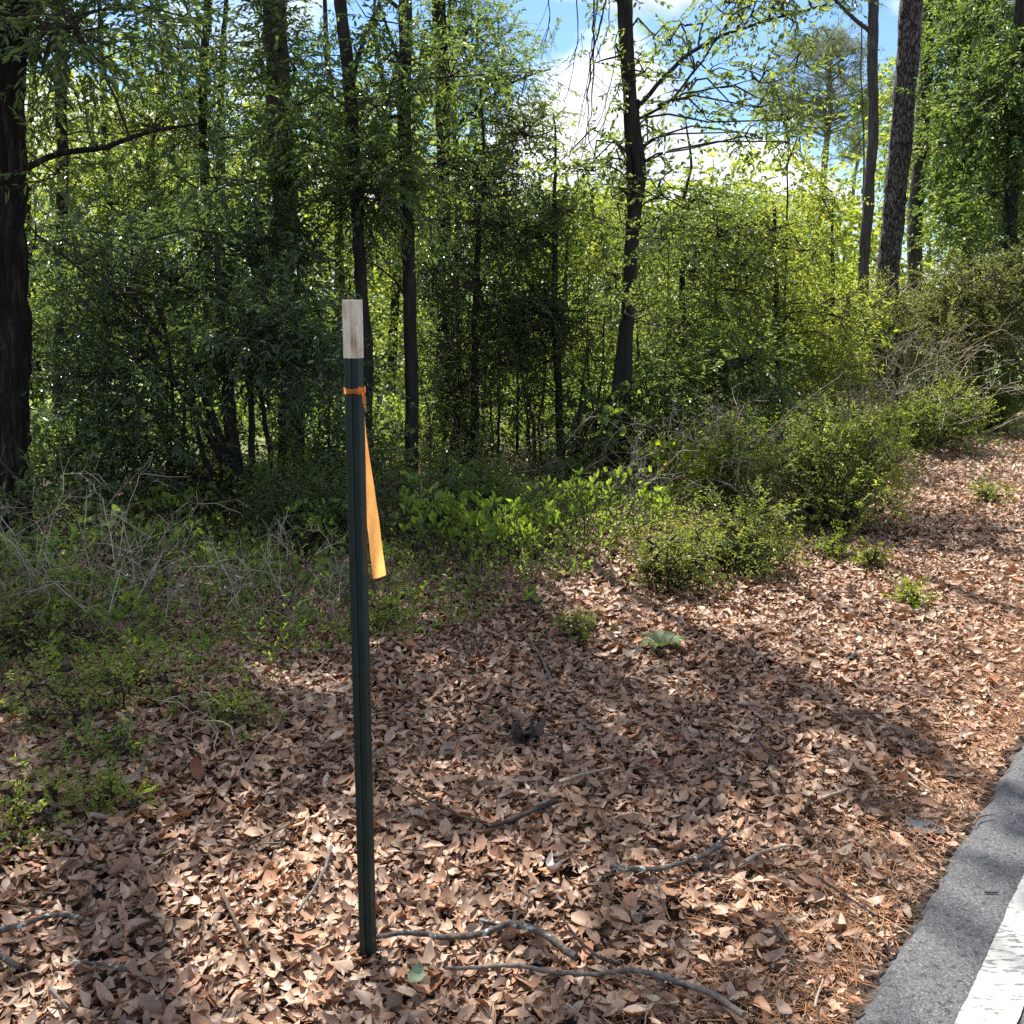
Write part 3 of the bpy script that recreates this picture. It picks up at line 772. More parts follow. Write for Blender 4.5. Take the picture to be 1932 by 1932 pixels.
def tree(name, label, cat, pts, Y, w, height, bark, leaf, fol=(), limbs=(), top=None, L=.056, W=.018, ns=26, nl=13, slen=.32, droop=.2, group=None, flat=.55, flare=1.25, dY=0., k=12, stems=(), ground_y=None):
    P = [at(px, py, Y + dY * i) for i, (px, py) in enumerate(pts)]     # from the top of the picture down
    P = np.array(P[::-1])
    base = P[0].copy(); gz = float(gh(base[0], base[1]))
    if base[2] > gz:
        d = P[0] - P[1]; d = d / max(.2, -d[2] if d[2] < 0 else .2); q = P[0] + d * (P[0][2] - gz) * .6; q[2] = gz - .05
        P = np.concatenate([[q], P])
    topd = nrm(P[-1] - P[-2]) if P[-1][2] > P[-2][2] else np.array([0, 0, 1.])
    if height > P[-1][2] + .5:
        q = P[-1] + (topd * .5 + np.array([0, 0, .75])) * (height - P[-1][2]) / max(.3, (topd * .5 + np.array([0, 0, .75]))[2])
        P = np.concatenate([P, [(P[-1] + q) / 2 + R.normal(0, .08, 3), q]])
    r = w / S0 * Y / 2
    flare = min(flare, 1.12)
    zz = (P[:, 2] - gz) / max(1, height - gz)
    rr = r * np.interp(zz, [0, .06, .3, .6, 1.], [flare, 1.05, 1., .75, .2])
    root = P[0].copy(); root[2] = gz
    t = thing(name, label, cat, root, group)
    mb = MB(); Pt = tube(mb, P, rr, k, .1 if r < .12 else .07, .05, 0, .004)
    tr = mb.build('trunk', M[bark], t)
    for lim in list(limbs):
        q = np.array([at(a[0], a[1], Y + (a[2] if len(a) > 2 else 0)) for a in lim[0]]); r0 = lim[1] / S0 * Y / 2
        m2 = MB(); tube(m2, q, np.linspace(r0, r0 * (lim[2] if len(lim) > 2 else .35), len(q)), 7, .07, .06, 0, .004)
        m2.build('limb', M[bark], tr)
    for sp, ww in stems:
        q = np.array([at(a[0], a[1], Y + (a[2] if len(a) > 2 else 0)) for a in sp]); r0 = ww / S0 * Y / 2
        m2 = MB(); tube(m2, q, np.linspace(r0, r0 * .6, len(q)), 8, .08, .06, 0, .004); m2.build('trunk', M[bark], t)
    pool = [Pt]
    for lim in list(limbs) + list(stems):
        q = np.array([at(a[0], a[1], Y + (a[2] if len(a) > 2 else 0)) for a in lim[0]]); pool.append(np.concatenate([q[:-1] + (q[1:] - q[:-1]) * f for f in (0, .25, .5, .75)] + [q[-1:]]))
    pool = np.concatenate(pool)
    cl = [(at(px, py, Y + dy), rd) for (px, py, dy, rd) in (reg(fol) if fol and len(fol[0]) == 6 else fol)]
    mb = MB(); done = False
    for c, rd in cl:
        lower = pool[pool[:, 2] < c[2] + .05]; src = lower[np.argmin(np.linalg.norm(lower - c, axis=1))] if len(lower) else Pt[0]
        md = (src + c) / 2 + np.array([0, 0, .1]) + R.normal(0, .06, 3)
        poly(mb, np.array([[src, src * .6 + md * .4 + [0, 0, .04], md, c * .6 + md * .4, c]]), .009, .005, 5, 1)
        clump(mb, c, rd * .92, max(8, int(1.7 * ns * (rd / .5) ** 1.6)), nl, L, W, slen, 0, 1, droop, flat=flat, ldroop=.08, up=.2, twig=.002); done = True
    if top:
        for (n, h0, h1, rx, cr, dens) in top:
            for _ in range(n):
                h = R.uniform(h0, h1); a = R.uniform(0, 2 * PI); q = R.uniform(.15, 1) ** .6 * rx
                ctr = Pt[np.argmin(np.abs(Pt[:, 2] - h))]; c = np.array([ctr[0] + q * math.cos(a), ctr[1] + q * math.sin(a), h + R.uniform(-.2, .4)])
                if not lets_sun(c, cr * .9): continue
                src = Pt[np.argmin(np.abs(Pt[:, 2] - (h - .5 * q)))]
                poly(mb, np.array([[src, (src + c) / 2 + np.array([0, 0, .15]), c]]), .017, .008, 5, 1)
                rq = cr * R.uniform(.7, 1.3)
                clump(mb, c, rq, max(6, int(dens * (rq / .8) ** 2)), 10, L * 2.0, W * 2.6, slen * 1.5, 0, 1, droop, flat=.6); done = True
    if top and Y in FRONT:
        for c in AIM[FRONT[Y]]:  # unseen boughs added for their shade on the verge
            q = np.hypot(*(c[:2] - Pt[-1][:2])); src = Pt[np.argmin(np.abs(Pt[:, 2] - max(3.6, c[2] - .45 * q)))]
            poly(mb, np.array([[src, (src + c) / 2 + np.array([0, 0, .2]), c]]), .017, .008, 5, 1)
            clump(mb, c, .48, AIMN, 10, L * 1.9, W * 2.4, slen * 1.4, 0, 1, droop, flat=.6)
    if done: mb.build('crown', [M[leaf], M['twig']], t)
    TREES.append(t); return t


# front row, left to right
tree('oak_tree', 'thick dark trunk with streaked bark at the left edge of the view', 'tree', [(12, -20), (9, 300), (6, 700), (2, 1010)], 6.2, 92, 13, 'bark_left', 'oak',
     [(-10, -60, 330, 70, 9, .5), (20, 280, 110, 340, 1, .16), (0, 640, 90, 700, 2, .2), (-10, 830, 90, 980, 5, .3)], [([(-10, 350, -.3), (60, 312, -.4), (120, 292, -.4), (190, 285, -.4), (245, 262, -.4), (300, 247, -.4), (375, 234, -.4)], 13), ([(62, 85, 0), (100, 150, 0), (140, 210, 0)], 9)], [(10, 4.4, 10, 3.0, .8, 26)], L=.065, W=.019, k=22)
tree('oak_tree', 'dim vine-hung trunk standing behind the thick left trunk', 'tree', [(110, -20), (114, 260), (112, 560), (110, 850)], 9.5, 20, 11, 'bark_dark', 'pale',
     [(70, 60, 330, 330, 12, .5), (60, 330, 260, 560, 5, .5)], [], [(8, 5, 10, 2.2, .8, 26)])
tree('oak_tree', 'slim upright trunk against bright leaves between the vine-hung trunk and the ivy-clad trunk', 'tree', [(393, -20), (385, 100), (383, 240), (390, 520), (392, 840)], 10, 15, 11, 'bark_dark', 'dark',
     [(250, 70, 640, 320, 13, .5), (230, 300, 420, 480, 4, .5)], [([(385, 80), (350, 20), (340, -40)], 7), ([(396, 170), (330, 190), (280, 240), (250, 270)], 7)], [(6, 5.5, 10, 2.0, .8, 24)])
tree('ivy_clad_tree', 'trunk wrapped in a column of leaves, left of the pale-tipped post', 'tree', [(512, -20), (524, 240), (535, 460), (548, 700), (552, 880)], 8.8, 40, 12, 'bark_mid', 'oak',
     [(513 + .055 * q + R.normal(0, 9), q, R.uniform(-.32, .1), R.uniform(.13, .2)) for q in range(-20, 560, 13)], [], [(7, 4.6, 10, 2.4, .8, 24)], L=.06, W=.022)
tree('oak_tree', 'slender trunk that forks high up directly behind the pale-tipped post', 'tree', [(640, -20), (650, 80), (662, 180), (676, 330), (682, 480), (692, 640), (692, 900)], 8, 22, 12, 'bark_dark', 'oak',
     [(540, 200, 760, 380, 10, .42), (640, 380, 700, 500, 2, .25)], [([(660, 165), (680, 100), (700, 40), (735, -30)], 10, .6), ([(720, -20), (770, -10)], 5)], [(10, 4.4, 10, 2.6, .8, 26)], L=.07, W=.02, nl=12)
tree('oak_tree', 'straight dark trunk right of the post, leafy halfway up', 'tree', [(756, -20), (757, 200), (762, 420), (766, 640), (776, 940)], 8.2, 23, 12, 'bark_dark', 'oak',
     [(680, -20, 850, 240, 9, .42), (740, 240, 790, 300, 1, .2)], [([(757, 130), (735, 60), (712, -10)], 8), ([(765, 560), (740, 520), (700, 495)], 6)], [(10, 4.4, 10, 2.6, .8, 26)])
tree('oak_tree', 'tree with a fine pale green crown spreading toward the gap of sky', 'tree', [(825, -20), (829, 150), (832, 300), (836, 600), (838, 900)], 10, 25, 11, 'bark_dark', 'pale',
     [(800, 40, 960, 300, 11, .5), (930, 90, 1030, 280, 7, .36), (820, -60, 900, 40, 4, .5)], [([(832, 270), (900, 200), (970, 150), (1040, 130)], 6), ([(833, 330), (910, 280), (990, 262)], 6)], [(5, 5.2, 9, 1.4, .7, 22)], L=.052, W=.014, nl=15)
tree('forked_tree', 'leaning dark tree with two stems crossing beside the gap of sky', 'tree', [(1184, -20), (1190, 80), (1192, 160), (1204, 260), (1216, 330), (1206, 390), (1194, 470), (1190, 540), (1180, 620), (1178, 780), (1180, 900)], 8.4, 24, 11, 'bark_dark', 'pale',
     [(1140, 330, 1300, 420, 8, .24), (1040, 270, 1150, 340, 5, .2), (1400, 200, 1500, 280, 4, .22), (1140, 60, 1290, 300, 9, .2), (1210, -30, 1500, 60, 14, .26), (1080, -50, 1180, 0, 3, .2), (1240, 130, 1450, 260, 10, .24), (1140, 420, 1260, 660, 6, .3)],
     [([(1188, 215), (1240, 160), (1300, 95), (1370, 60), (1450, 40), (1560, 8)], 9, .4), ([(1195, 230), (1260, 200), (1330, 110), (1380, 30), (1400, -20)], 6), ([(1182, 100), (1150, 110), (1120, 120)], 5), ([(1240, 200), (1300, 170), (1360, 165), (1420, 150)], 5)],
     [(5, 5, 9, 2.0, .75, 22)], stems=[([(1195, 470), (1190, 380), (1184, 260), (1180, 160), (1172, 100), (1166, -30)], 15), ([(1180, 600), (1168, 680), (1156, 760), (1148, 880)], 18)], L=.055, W=.022, ns=20, nl=10, slen=.26)
# right side
tree('dead_snag', 'thin dead snag with a broken top, left of the pair of right-hand trunks', 'dead tree', [(1626, 40), (1625, 130), (1629, 250), (1627, 400), (1622, 480), (1620, 640)], 15, 11, 3, 'bark_mid', 'pale', flare=1.1)
tree('pine_tree', 'slim grey trunk between the dead snag and the stout pine', 'tree', [(1654, -20), (1652, 120), (1652, 250), (1644, 400), (1636, 480), (1630, 640)], 14, 18, 15, 'bark_mid', 'oak',
     [(1550, -40, 1640, 20, 3, .4)], [([(1650, 68), (1620, 45), (1597, 24), (1560, -20)], 8, .6)], [(5, 8, 13, 1.6, .9, 20)])
tree('pine_tree', 'stout plated pine trunk, thickest on the right side', 'tree', [(1717, -20), (1706, 120), (1700, 230), (1688, 380), (1678, 500), (1668, 680)], 14.5, 38, 17, 'bark_pine', 'needle', [], [], [(5, 11, 16, 2.0, .9, 22)], k=20)
tree('oak_tree', 'dark trunk just behind the stout pine on its right', 'tree', [(1752, -20), (1745, 120), (1736, 260), (1728, 380), (1722, 640)], 17, 25, 13, 'bark_mid', 'oak',
     [(1770, -20, 1880, 330, 9, .7)], [], [(6, 7, 12, 2.6, .9, 22)], L=.075, W=.03, ns=26)
tree('oak_tree', 'leafy oak with a half-hidden trunk at the right edge of the view', 'tree', [(1925, -20), (1920, 120), (1915, 240), (1907, 400), (1902, 660)], 13.5, 22, 14, 'bark_dark', 'oak',
     [(1840, -20, 1960, 250, 11, .6), (1850, 250, 1960, 480, 9, .6)], [], [(7, 6, 13, 2.4, .9, 22)], L=.07, W=.028, ns=28)
tree('oak_tree', 'broad green oak filling the space between the pine and the right edge', 'tree', [(1822, -20), (1826, 200), (1822, 640)], 16, 20, 13, 'bark_dark', 'oak',
     [(1750, 120, 1930, 470, 18, .7), (1770, -40, 1900, 120, 7, .7)], [], [(6, 7, 12, 2.4, .9, 22)], L=.075, W=.03, ns=26)
# understory trees
tree('bay_tree', 'dome-shaped dark glossy tree fanning out on many leaning stems at left', 'tree', [(425, 740), (428, 800), (440, 860), (450, 935)], 7, 26, 1.9, 'bark_dark', 'dark',
     [(110, 520, 560, 700, 28, .36), (60, 420, 330, 560, 10, .36), (480, 590, 620, 720, 7, .28), (60, 700, 330, 800, 6, .3)], [],
     stems=[([(446, 930), (420, 840), (380, 730), (350, 640)], 20), ([(446, 930), (400, 830), (345, 740), (300, 690)], 14), ([(448, 930), (440, 830), (425, 720), (420, 620)], 20), ([(470, 930), (472, 840), (468, 730), (470, 640)], 14), ([(430, 930), (385, 880), (370, 800), (360, 700)], 11), ([(500, 930), (512, 860), (490, 740), (478, 640)], 12), ([(340, 900), (345, 800), (350, 700)], 8), ([(322, 880), (325, 760), (320, 660)], 8)], L=.052, W=.018, ns=32)
tree('bay_tree', 'small tree with a dark arching stem left of the slender forked trunk', 'tree', [(700, 355), (660, 385), (620, 425), (590, 470), (562, 520), (545, 575), (535, 660), (530, 900)], 7.8, 14, 2.0, 'bark_dark', 'dark',
     [(380, 330, 540, 500, 8, .4), (640, 330, 740, 420, 3, .3), (440, 430, 560, 600, 6, .35)], [], L=.07, W=.022)
tree('understory_tree', 'dark small-leaved tree between the straight trunk and the leaning forked tree', 'tree', [(905, 400), (900, 600), (896, 900)], 9, 14, 3.2, 'bark_dark', 'dark',
     [(800, 290, 960, 620, 17, .42), (860, 300, 960, 420, 6, .35), (800, 600, 960, 760, 7, .4)], L=.032, W=.014, ns=44, nl=14, slen=.26)
tree('understory_tree', 'dark rounded tree just left of the leaning forked tree', 'tree', [(1045, 380), (1050, 600), (1058, 900)], 9.3, 14, 3.0, 'bark_dark', 'oak',
     [(960, 400, 1120, 640, 16, .4), (980, 360, 1060, 440, 4, .3), (940, 600, 1120, 760, 8, .4)], L=.038, W=.018, ns=38, nl=14, slen=.27)
tree('understory_tree', 'broad leafy tree immediately right of the leaning forked tree', 'tree', [(1290, 360), (1285, 560), (1280, 880)], 9.6, 14, 3.0, 'bark_dark', 'oak',
     [(1230, 400, 1420, 620, 18, .36), (1220, 600, 1420, 760, 10, .4), (1290, 360, 1440, 420, 5, .24)], L=.042, W=.018, ns=36)
tree('understory_tree', 'bright yellow-green tree below the far round-headed pine', 'tree', [(1460, 380), (1465, 560), (1470, 820)], 10, 12, 2.8, 'bark_dark', 'sunny',
     [(1390, 420, 1540, 580, 14, .34), (1400, 560, 1600, 740, 16, .38)], L=.042, W=.018, ns=36)
tree('sapling', 'bare thin double-stemmed sapling rising into the blue sky patch', 'tree', [(1500, 130), (1492, 200), (1484, 290), (1480, 420), (1478, 800)], 10.5, 6, 3.3, 'bark_dark', 'pale',
     [(1470, 90, 1530, 150, 3, .2), (1460, 240, 1510, 320, 4, .25)], [([(1482, 320), (1505, 260), (1530, 190)], 4), ([(1485, 250), (1470, 180), (1440, 140), (1395, 130)], 3)], L=.06, W=.02, ns=16, nl=8)
tree('understory_tree', 'sunlit loose shrub tree at the foot of the dead snag', 'tree', [(1570, 420), (1572, 500), (1575, 720)], 12.5, 10, 2.8, 'bark_dark', 'sunny',
     [(1490, 330, 1560, 500, 8, .3), (1530, 540, 1700, 680, 14, .4)], L=.045, W=.02, ns=32)
tree('understory_tree', 'olive-green thicket tree in front of the stout pine base', 'tree', [(1690, 500), (1690, 600), (1690, 760)], 11.5, 10, 2.0, 'bark_dark', 'olive',
     [(1600, 560, 1790, 680, 20, .36), (1560, 660, 1760, 760, 12, .36)], L=.03, W=.014, ns=46, nl=15, slen=.28)
tree('understory_tree', 'shaded dark thicket tree at the right edge behind the pale dry stalks', 'tree', [(1850, 480), (1850, 600), (1850, 760)], 12, 10, 2.0, 'bark_dark', 'olive',
     [(1770, 500, 1960, 640, 20, .42), (1780, 600, 1960, 690, 8, .4)], L=.036, W=.016, ns=44, nl=14, slen=.3)
# dark low evergreens under the canopy
for lab, box, Y in (('low dark evergreen bush beside the thick left trunk', [(60, 760, 230, 920, 10, .3)], 7.2), ('low dark bush between the left evergreen bush and the fan of stems', [(230, 770, 400, 930, 11, .3)], 7.4),
                    ('low shaded bush behind the post, at the foot of the slender forked trunk', [(600, 820, 770, 960, 9, .28)], 7.6), ('tall leafy bush behind the ribbon, left of the straight trunk', [(560, 640, 680, 860, 10, .3)], 8.4),
                    ('dark bush at the foot of the straight trunk, left of the sapling thicket', [(800, 760, 930, 920, 8, .3)], 9), ('shaded bush below the leaning forked tree', [(1060, 700, 1260, 880, 14, .32)], 8.6),
                    ('leafy bush right of the leaning forked tree, behind the bleached dead twigs', [(1240, 660, 1480, 820, 16, .34)], 9)):
    b = box[0]; cx = (b[0] + b[2]) / 2
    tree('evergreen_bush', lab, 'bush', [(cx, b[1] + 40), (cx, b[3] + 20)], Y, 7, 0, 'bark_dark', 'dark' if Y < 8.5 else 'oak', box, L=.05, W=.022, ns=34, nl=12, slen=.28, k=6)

# thicket of thin stems behind the post
for i in range(44):
    x = R.uniform(780, 1040) if i < 24 else R.choice([R.uniform(90, 330), R.uniform(590, 680), R.uniform(1060, 1150), R.uniform(1210, 1330)]); Y = R.uniform(8.2, 11); l = R.normal(0, 26)
    lab = 'thin dark sapling stem in the shaded thicket left of the leaning forked tree' if i < 24 else 'thin dark lone sapling stem among the larger trunks and bushes'
    tree('sapling', lab, 'sapling', [(x + l, R.uniform(420, 600)), (x + l * .6 + R.normal(0, 6), 700), (x + R.normal(0, 4), 800), (x, 930)], Y, R.uniform(4, 8), 0, 'bark_dark', 'oak',
         [(x - 30, 560, x + 30, 820, 2, .2)], L=.045, W=.018, ns=20, nl=9, slen=.24, k=6, group='thicket saplings' if i < 24 else 'single saplings')

# second and third rows, lit from behind
bg = [(-60, 13), (60, 15), (190, 13.5), (300, 16), (420, 14), (520, 17), (620, 14), (720, 16.5), (860, 15), (960, 18), (1080, 15.5), (1170, 18), (1300, 16), (1400, 19)]
for i, (x, Y) in enumerate(bg):
    hi = 150 if x < 900 else 400
    hh = 6 if x < 900 else 3.2
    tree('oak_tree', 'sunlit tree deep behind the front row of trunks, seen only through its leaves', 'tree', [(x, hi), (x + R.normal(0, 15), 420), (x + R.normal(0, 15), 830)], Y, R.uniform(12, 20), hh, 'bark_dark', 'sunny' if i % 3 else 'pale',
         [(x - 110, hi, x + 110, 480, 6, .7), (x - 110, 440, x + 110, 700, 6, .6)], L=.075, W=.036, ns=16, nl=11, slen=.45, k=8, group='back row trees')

for i in range(16):
    x = -120 + 108 * i + R.normal(0, 20); Y = R.uniform(13, 22); y1 = 700 + R.normal(0, 15)
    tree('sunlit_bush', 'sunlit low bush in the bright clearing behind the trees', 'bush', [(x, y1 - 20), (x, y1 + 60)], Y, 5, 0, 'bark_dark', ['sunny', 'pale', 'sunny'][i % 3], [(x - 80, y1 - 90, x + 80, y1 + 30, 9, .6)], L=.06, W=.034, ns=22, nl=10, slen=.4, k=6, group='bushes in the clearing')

# far wood, one mass
mb = MB()
for _ in range(400):
    x = R.uniform(-500, 2400); Y = R.uniform(34, 60)
    top = 240 if x < 900 else (345 if x < 1650 else 150)
    yy = R.uniform(top, 720); c = at(x, yy, Y)
    clump(mb, c, R.uniform(1.4, 2.8), 40, 9, .26, .13, 1.1, 0, 1, .3, flat=.8)
tag(mb.build('far_wood', [M['sunny'], M['twig']]), 'sunlit far edge of the wood glimpsed between the trunks', 'wood', kind='stuff')


# far pines
def far_pine(label, x, ytop, ybase, Y, wpx, rx, n):
    B = at(x, ybase, Y); T = at(x + 6, ytop + 15, Y); root = B.copy(); root[2] = float(gh(B[0], B[1]))
    t = thing('pine_tree', label, 'tree', root, None)
    r = wpx / S0 * Y / 2; mb = MB(); Pt = tube(mb, [root, B, (B + T) / 2 + [.3, 0, 0], T], [r * 1.3, r, r * .8, r * .25], 10, .4, .03); tr = mb.build('trunk', M['bark_far'], t)
    h = np.linalg.norm(T - B); rxm = rx / S0 * Y; mb = MB()
    for i in range(n):
        f = R.uniform(.30, 1.0); a = R.uniform(0, 2 * PI); src = B + (T - B) * (f - .12)
        q = rxm * R.uniform(.35, 1.) * np.interp(f, [.3, .45, .6, .8, .94, 1], [.8, 1.05, 1., .85, .5, .15])
        c = B + (T - B) * f + np.array([q * math.cos(a), q * math.sin(a), .04 * h])
        P = np.array([src, src * .5 + c * .5 + [0, 0, -.02 * h], c])
        m2 = MB(); tube(m2, P, [r * .42, r * .28, r * .12], 5, .5, .05, 0, .03)
        if i < 14: m2.build('limb', M['bark_far'], tr)
        else: poly(mb, P[None], r * .3, r * .1, 4, 1)
        for _ in range(11):                               # needle tufts
            cc = c + R.normal(0, .62, 3) * np.array([1, 1, .6]); k = 26; v = nrm(R.normal(0, 1, (k, 3)) + [0, 0, .35])
            leaves(mb, np.broadcast_to(cc, (k, 3)) + v * .04, v, nrm(R.normal(0, 1, (k, 3))), R.uniform(.14, .34, k), .026, 0, .1, .05)
            segs(mb, c[None], cc[None], .02, .012, 3, 1)
    mb.build('crown', [M['needle'], M['bark_far']], t)


far_pine('tall far pine with a rounded open crown standing against the clouds', 1556, 68, 300, 62, 11, 124, 80)
far_pine('smaller far pine half hidden behind the dead snag', 1612, 225, 330, 70, 6, 40, 16)

# hanging bare vines in the gap
for i, pts in enumerate([[(1092, -30), (1096, 60), (1075, 160), (1050, 260)], [(1118, -30), (1115, 80), (1117, 150), (1119, 260), (1135, 310)], [(1137, -30), (1128, 90), (1100, 200), (1070, 290)], [(1160, -30), (1150, 60), (1120, 120), (1098, 230), (1060, 310)],
                         [(1150, -30), (1140, 40), (1118, 110), (1112, 220), (1095, 300)], [(1165, 60), (1150, 150), (1135, 230), (1080, 290)], [(1030, -30), (1040, 40), (1022, 100)], [(1175, 150), (1150, 200), (1130, 260), (1060, 320), (1040, 330)]]):
    mb = MB(); P = np.array([at(x + R.normal(0, 3), y, 8.3 + R.normal(0, .15)) for x, y in pts]); tube(mb, P, np.linspace(.008, .0035, len(P)) if i in (1, 4) else np.linspace(.005, .002, len(P)), 5, .06, .05, 0, .006)
    for _ in range(5):
        k = R.integers(0, len(P) - 1); a = P[k] + (P[k + 1] - P[k]) * R.uniform(); b = a + np.array([R.normal(0, .15), R.normal(0, .1), -R.uniform(.1, .35)])
        poly(mb, np.array([[a, (a + b) / 2 + R.normal(0, .03, 3), b]]), .0025, .0012, 4)
    tag(mb.build('hanging_vine', M['bark_dark'], None, P[-1]), 'bare brown vine hanging across the gap of sky left of the leaning forked tree', 'vine', 'hanging vines')


# ------------------------------------------------------------------ shrubs, briars, dead brush
def shrub(name, label, x, yb, wpx, hpx, leaf='shrub', L=.02, W=.009, n=60, ns=26, nl=11, slen=.14, stemmat='twig', cat='shrub', depth=.8, group=None, lift=.12):
    b = g(x, yb); d = np.linalg.norm(b - CAM); rx = wpx / S0 * d / 2; h = hpx / S0 * d
    b = b + np.array([0, rx * depth * .5, 0]); b[2] = float(gh(b[0], b[1]))
    t = thing(name, label, cat, b, group); mb = MB(); ms = MB()
    for i in range(n):
        v = nrm(R.normal(0, 1, 3)); v[2] = abs(v[2]); q = R.uniform(.25, 1) ** .45
        lob = 1 + .28 * math.sin(3 * math.atan2(v[1], v[0]) + rx * 40) + .2 * math.sin(5 * v[2] + 7 * v[0]); q *= lob * R.uniform(.85, 1.15)
        c = b + np.array([v[0] * rx * q, v[1] * rx * depth * q, h * (lift + (.88 - lift) * min(1.1, v[2] * q * 1.1) + R.uniform(-.04, .16))])
        s = b + np.array([v[0] * rx * .25, v[1] * rx * .2, 0]); md = (s + c) / 2 + R.normal(0, .05 * h, 3) + [0, 0, .06 * h]
        poly(ms, np.array([[b, (b + s) / 2 + [0, 0, .004], s]]), .004, .004, 4)
        poly(ms, np.array([[s, md, c]]), .0045 * (1 + h), .0016, 4)
        clump(mb, c, min(.2, .30 * h + .03), ns, nl, L, W, slen, 0, 1, .15, up=.45, flat=.8, twig=.0013)
    mb.build('foliage', [M[leaf], M['twig']], t); ms.build('stem', M[stemmat], t); return t


shrub('shrub', 'big rounded sunlit bush beside the leaf-covered verge', 1585, 1010, 245, 205, 'shrub', .030, .012, 70, 15, 10, .17)
shrub('shrub', 'low bright bush at the verge edge left of the big rounded bush', 1390, 1092, 210, 120, 'shrub', .022, .009, 46, 12)
shrub('shrub', 'feathery low bush between the briar plants and the bright low bush', 1265, 1125, 150, 110, 'shrub', .020, .008, 34, 10)
shrub('shrub', 'sprawling low leafy bush spreading over the leaves at left', 200, 1380, 440, 85, 'shrub', .020, .010, 26, 7, 9, .11)
shrub('shrub', 'dim low bush at the left edge above the sprawling bush', 60, 1260, 220, 100, 'olive', .026, .010, 20, 9)
shrub('shrub', 'pale grassy bush tucked behind the low bright bush', 1420, 960, 190, 130, 'vine', .026, .010, 34, 20)
shrub('shrub', 'leafy bush on the sunlit verge at the right edge', 1880, 815, 160, 110, 'sunny', .045, .02, 40, 18, 10, .22)
shrub('shrub', 'yellow-green bush right behind the big rounded bush', 1760, 850, 150, 90, 'shrub', .03, .014, 34, 20, 10, .2)
shrub('shrub', 'dull green bush under the dry arching stalks', 1750, 790, 220, 110, 'olive', .03, .012, 40, 22, 11, .2)
shrub('shrub', 'mid green bush behind the bleached dead twigs', 1420, 860, 240, 110, 'shrub', .03, .012, 40, 22, 11, .2)
shrub('shrub', 'shaded low bush behind the middle briar plants', 900, 1000, 300, 90, 'oak', .03, .013, 34, 20, 10, .16)
shrub('shrub', 'fine dark bush left of the post above the dead brush', 560, 1040, 300, 110, 'oak', .026, .011, 38, 20, 10, .16)
for lab, x, yb, w, h, lf in (('tiny bright sprig standing alone in front of the big bush', 1577, 1062, 70, 40, 'vine'), ('small green sprig on the leaves right of the sprawling bush', 432, 1388, 120, 55, 'shrub'), ('bright green sprig on the leaves below the sprawling bush', 185, 1455, 110, 50, 'briar'),
                             ('small bush sprig cut off by the left edge', 40, 1590, 130, 70, 'shrub'), ('faint green sprig between two sprigs at lower left', 200, 1535, 70, 40, 'shrub'), ('little sprig among the leaves just right of the post', 715, 1205, 60, 60, 'shrub'),
                             ('low green sprig below the middle briar plants', 1090, 1215, 80, 40, 'shrub'), ('tuft of green growth on the far sunlit verge', 1868, 955, 44, 40, 'vine'), ('small pale sprig at the edge of the big bush shadow', 1640, 1080, 36, 34, 'vine'), ('lone yellow-green sprout on the sunlit verge', 1720, 1150, 26, 34, 'vine')):
    shrub('sprig', lab, x, yb, w, h, lf, .020, .0085, 9, 9, 8, .08, cat='sprig', group=None)


def briar(name, label, x, yb, wpx, hpx, n, leaf='briar', L=.056, W=.023, nlv=10, cat='briar', upright=.9, dY=.5, group=None):
    b = g(x, yb); d = np.linalg.norm(b - CAM); rx = wpx / S0 * d / 2; h = hpx / S0 * d
    t = thing(name, label, cat, b, group); ms = MB(); ml = MB()
    tt = np.linspace(0, 1, 9)
    for i in range(n):
        s = b + np.array([R.uniform(-.6, .6) * rx, R.uniform(0, dY), 0]); s[2] = float(gh(s[0], s[1]))
        e = np.array([b[0] + R.uniform(-1, 1) * rx, b[1] + R.uniform(-.1, dY), 0]); hh = h * R.uniform(.55, 1.05); e[2] = s[2] + hh * R.uniform(.55, 1)
        P = s + (e - s) * tt[:, None]; P[:, 2] = s[2] + (e[2] - s[2]) * tt + hh * .9 * np.sin(tt * PI) * .55; P += R.normal(0, .012, P.shape) * (tt[:, None] > 0)
        poly(ms, np.array([[b, (b + s) / 2 + [0, 0, .006], s]]), .0026, .0026, 4)
        poly(ms, P[None], .0026, .0013, 4)
        f = R.uniform(.35, 1, nlv); k = np.minimum((f * 8).astype(int), 7); pos = P[k] + (P[k + 1] - P[k]) * (f * 8 - k)[:, None]
        yaw = R.uniform(0, 2 * PI, nlv); D = np.stack([np.cos(yaw) * .6, np.sin(yaw) * .6, R.normal(upright, .35, nlv)], 1)
        Nn = np.stack([np.sin(yaw), -np.cos(yaw), R.normal(.3, .3, nlv)], 1) + R.normal(0, .4, (nlv, 3))
        q = R.uniform(.55, 1.15, nlv)
        leaves(ml, pos, D, Nn, L * q, W * q, 0, .12, .10, (1., .9))
    ml.build('foliage', M[leaf], t); ms.build('stem', M['twig'], t); return t


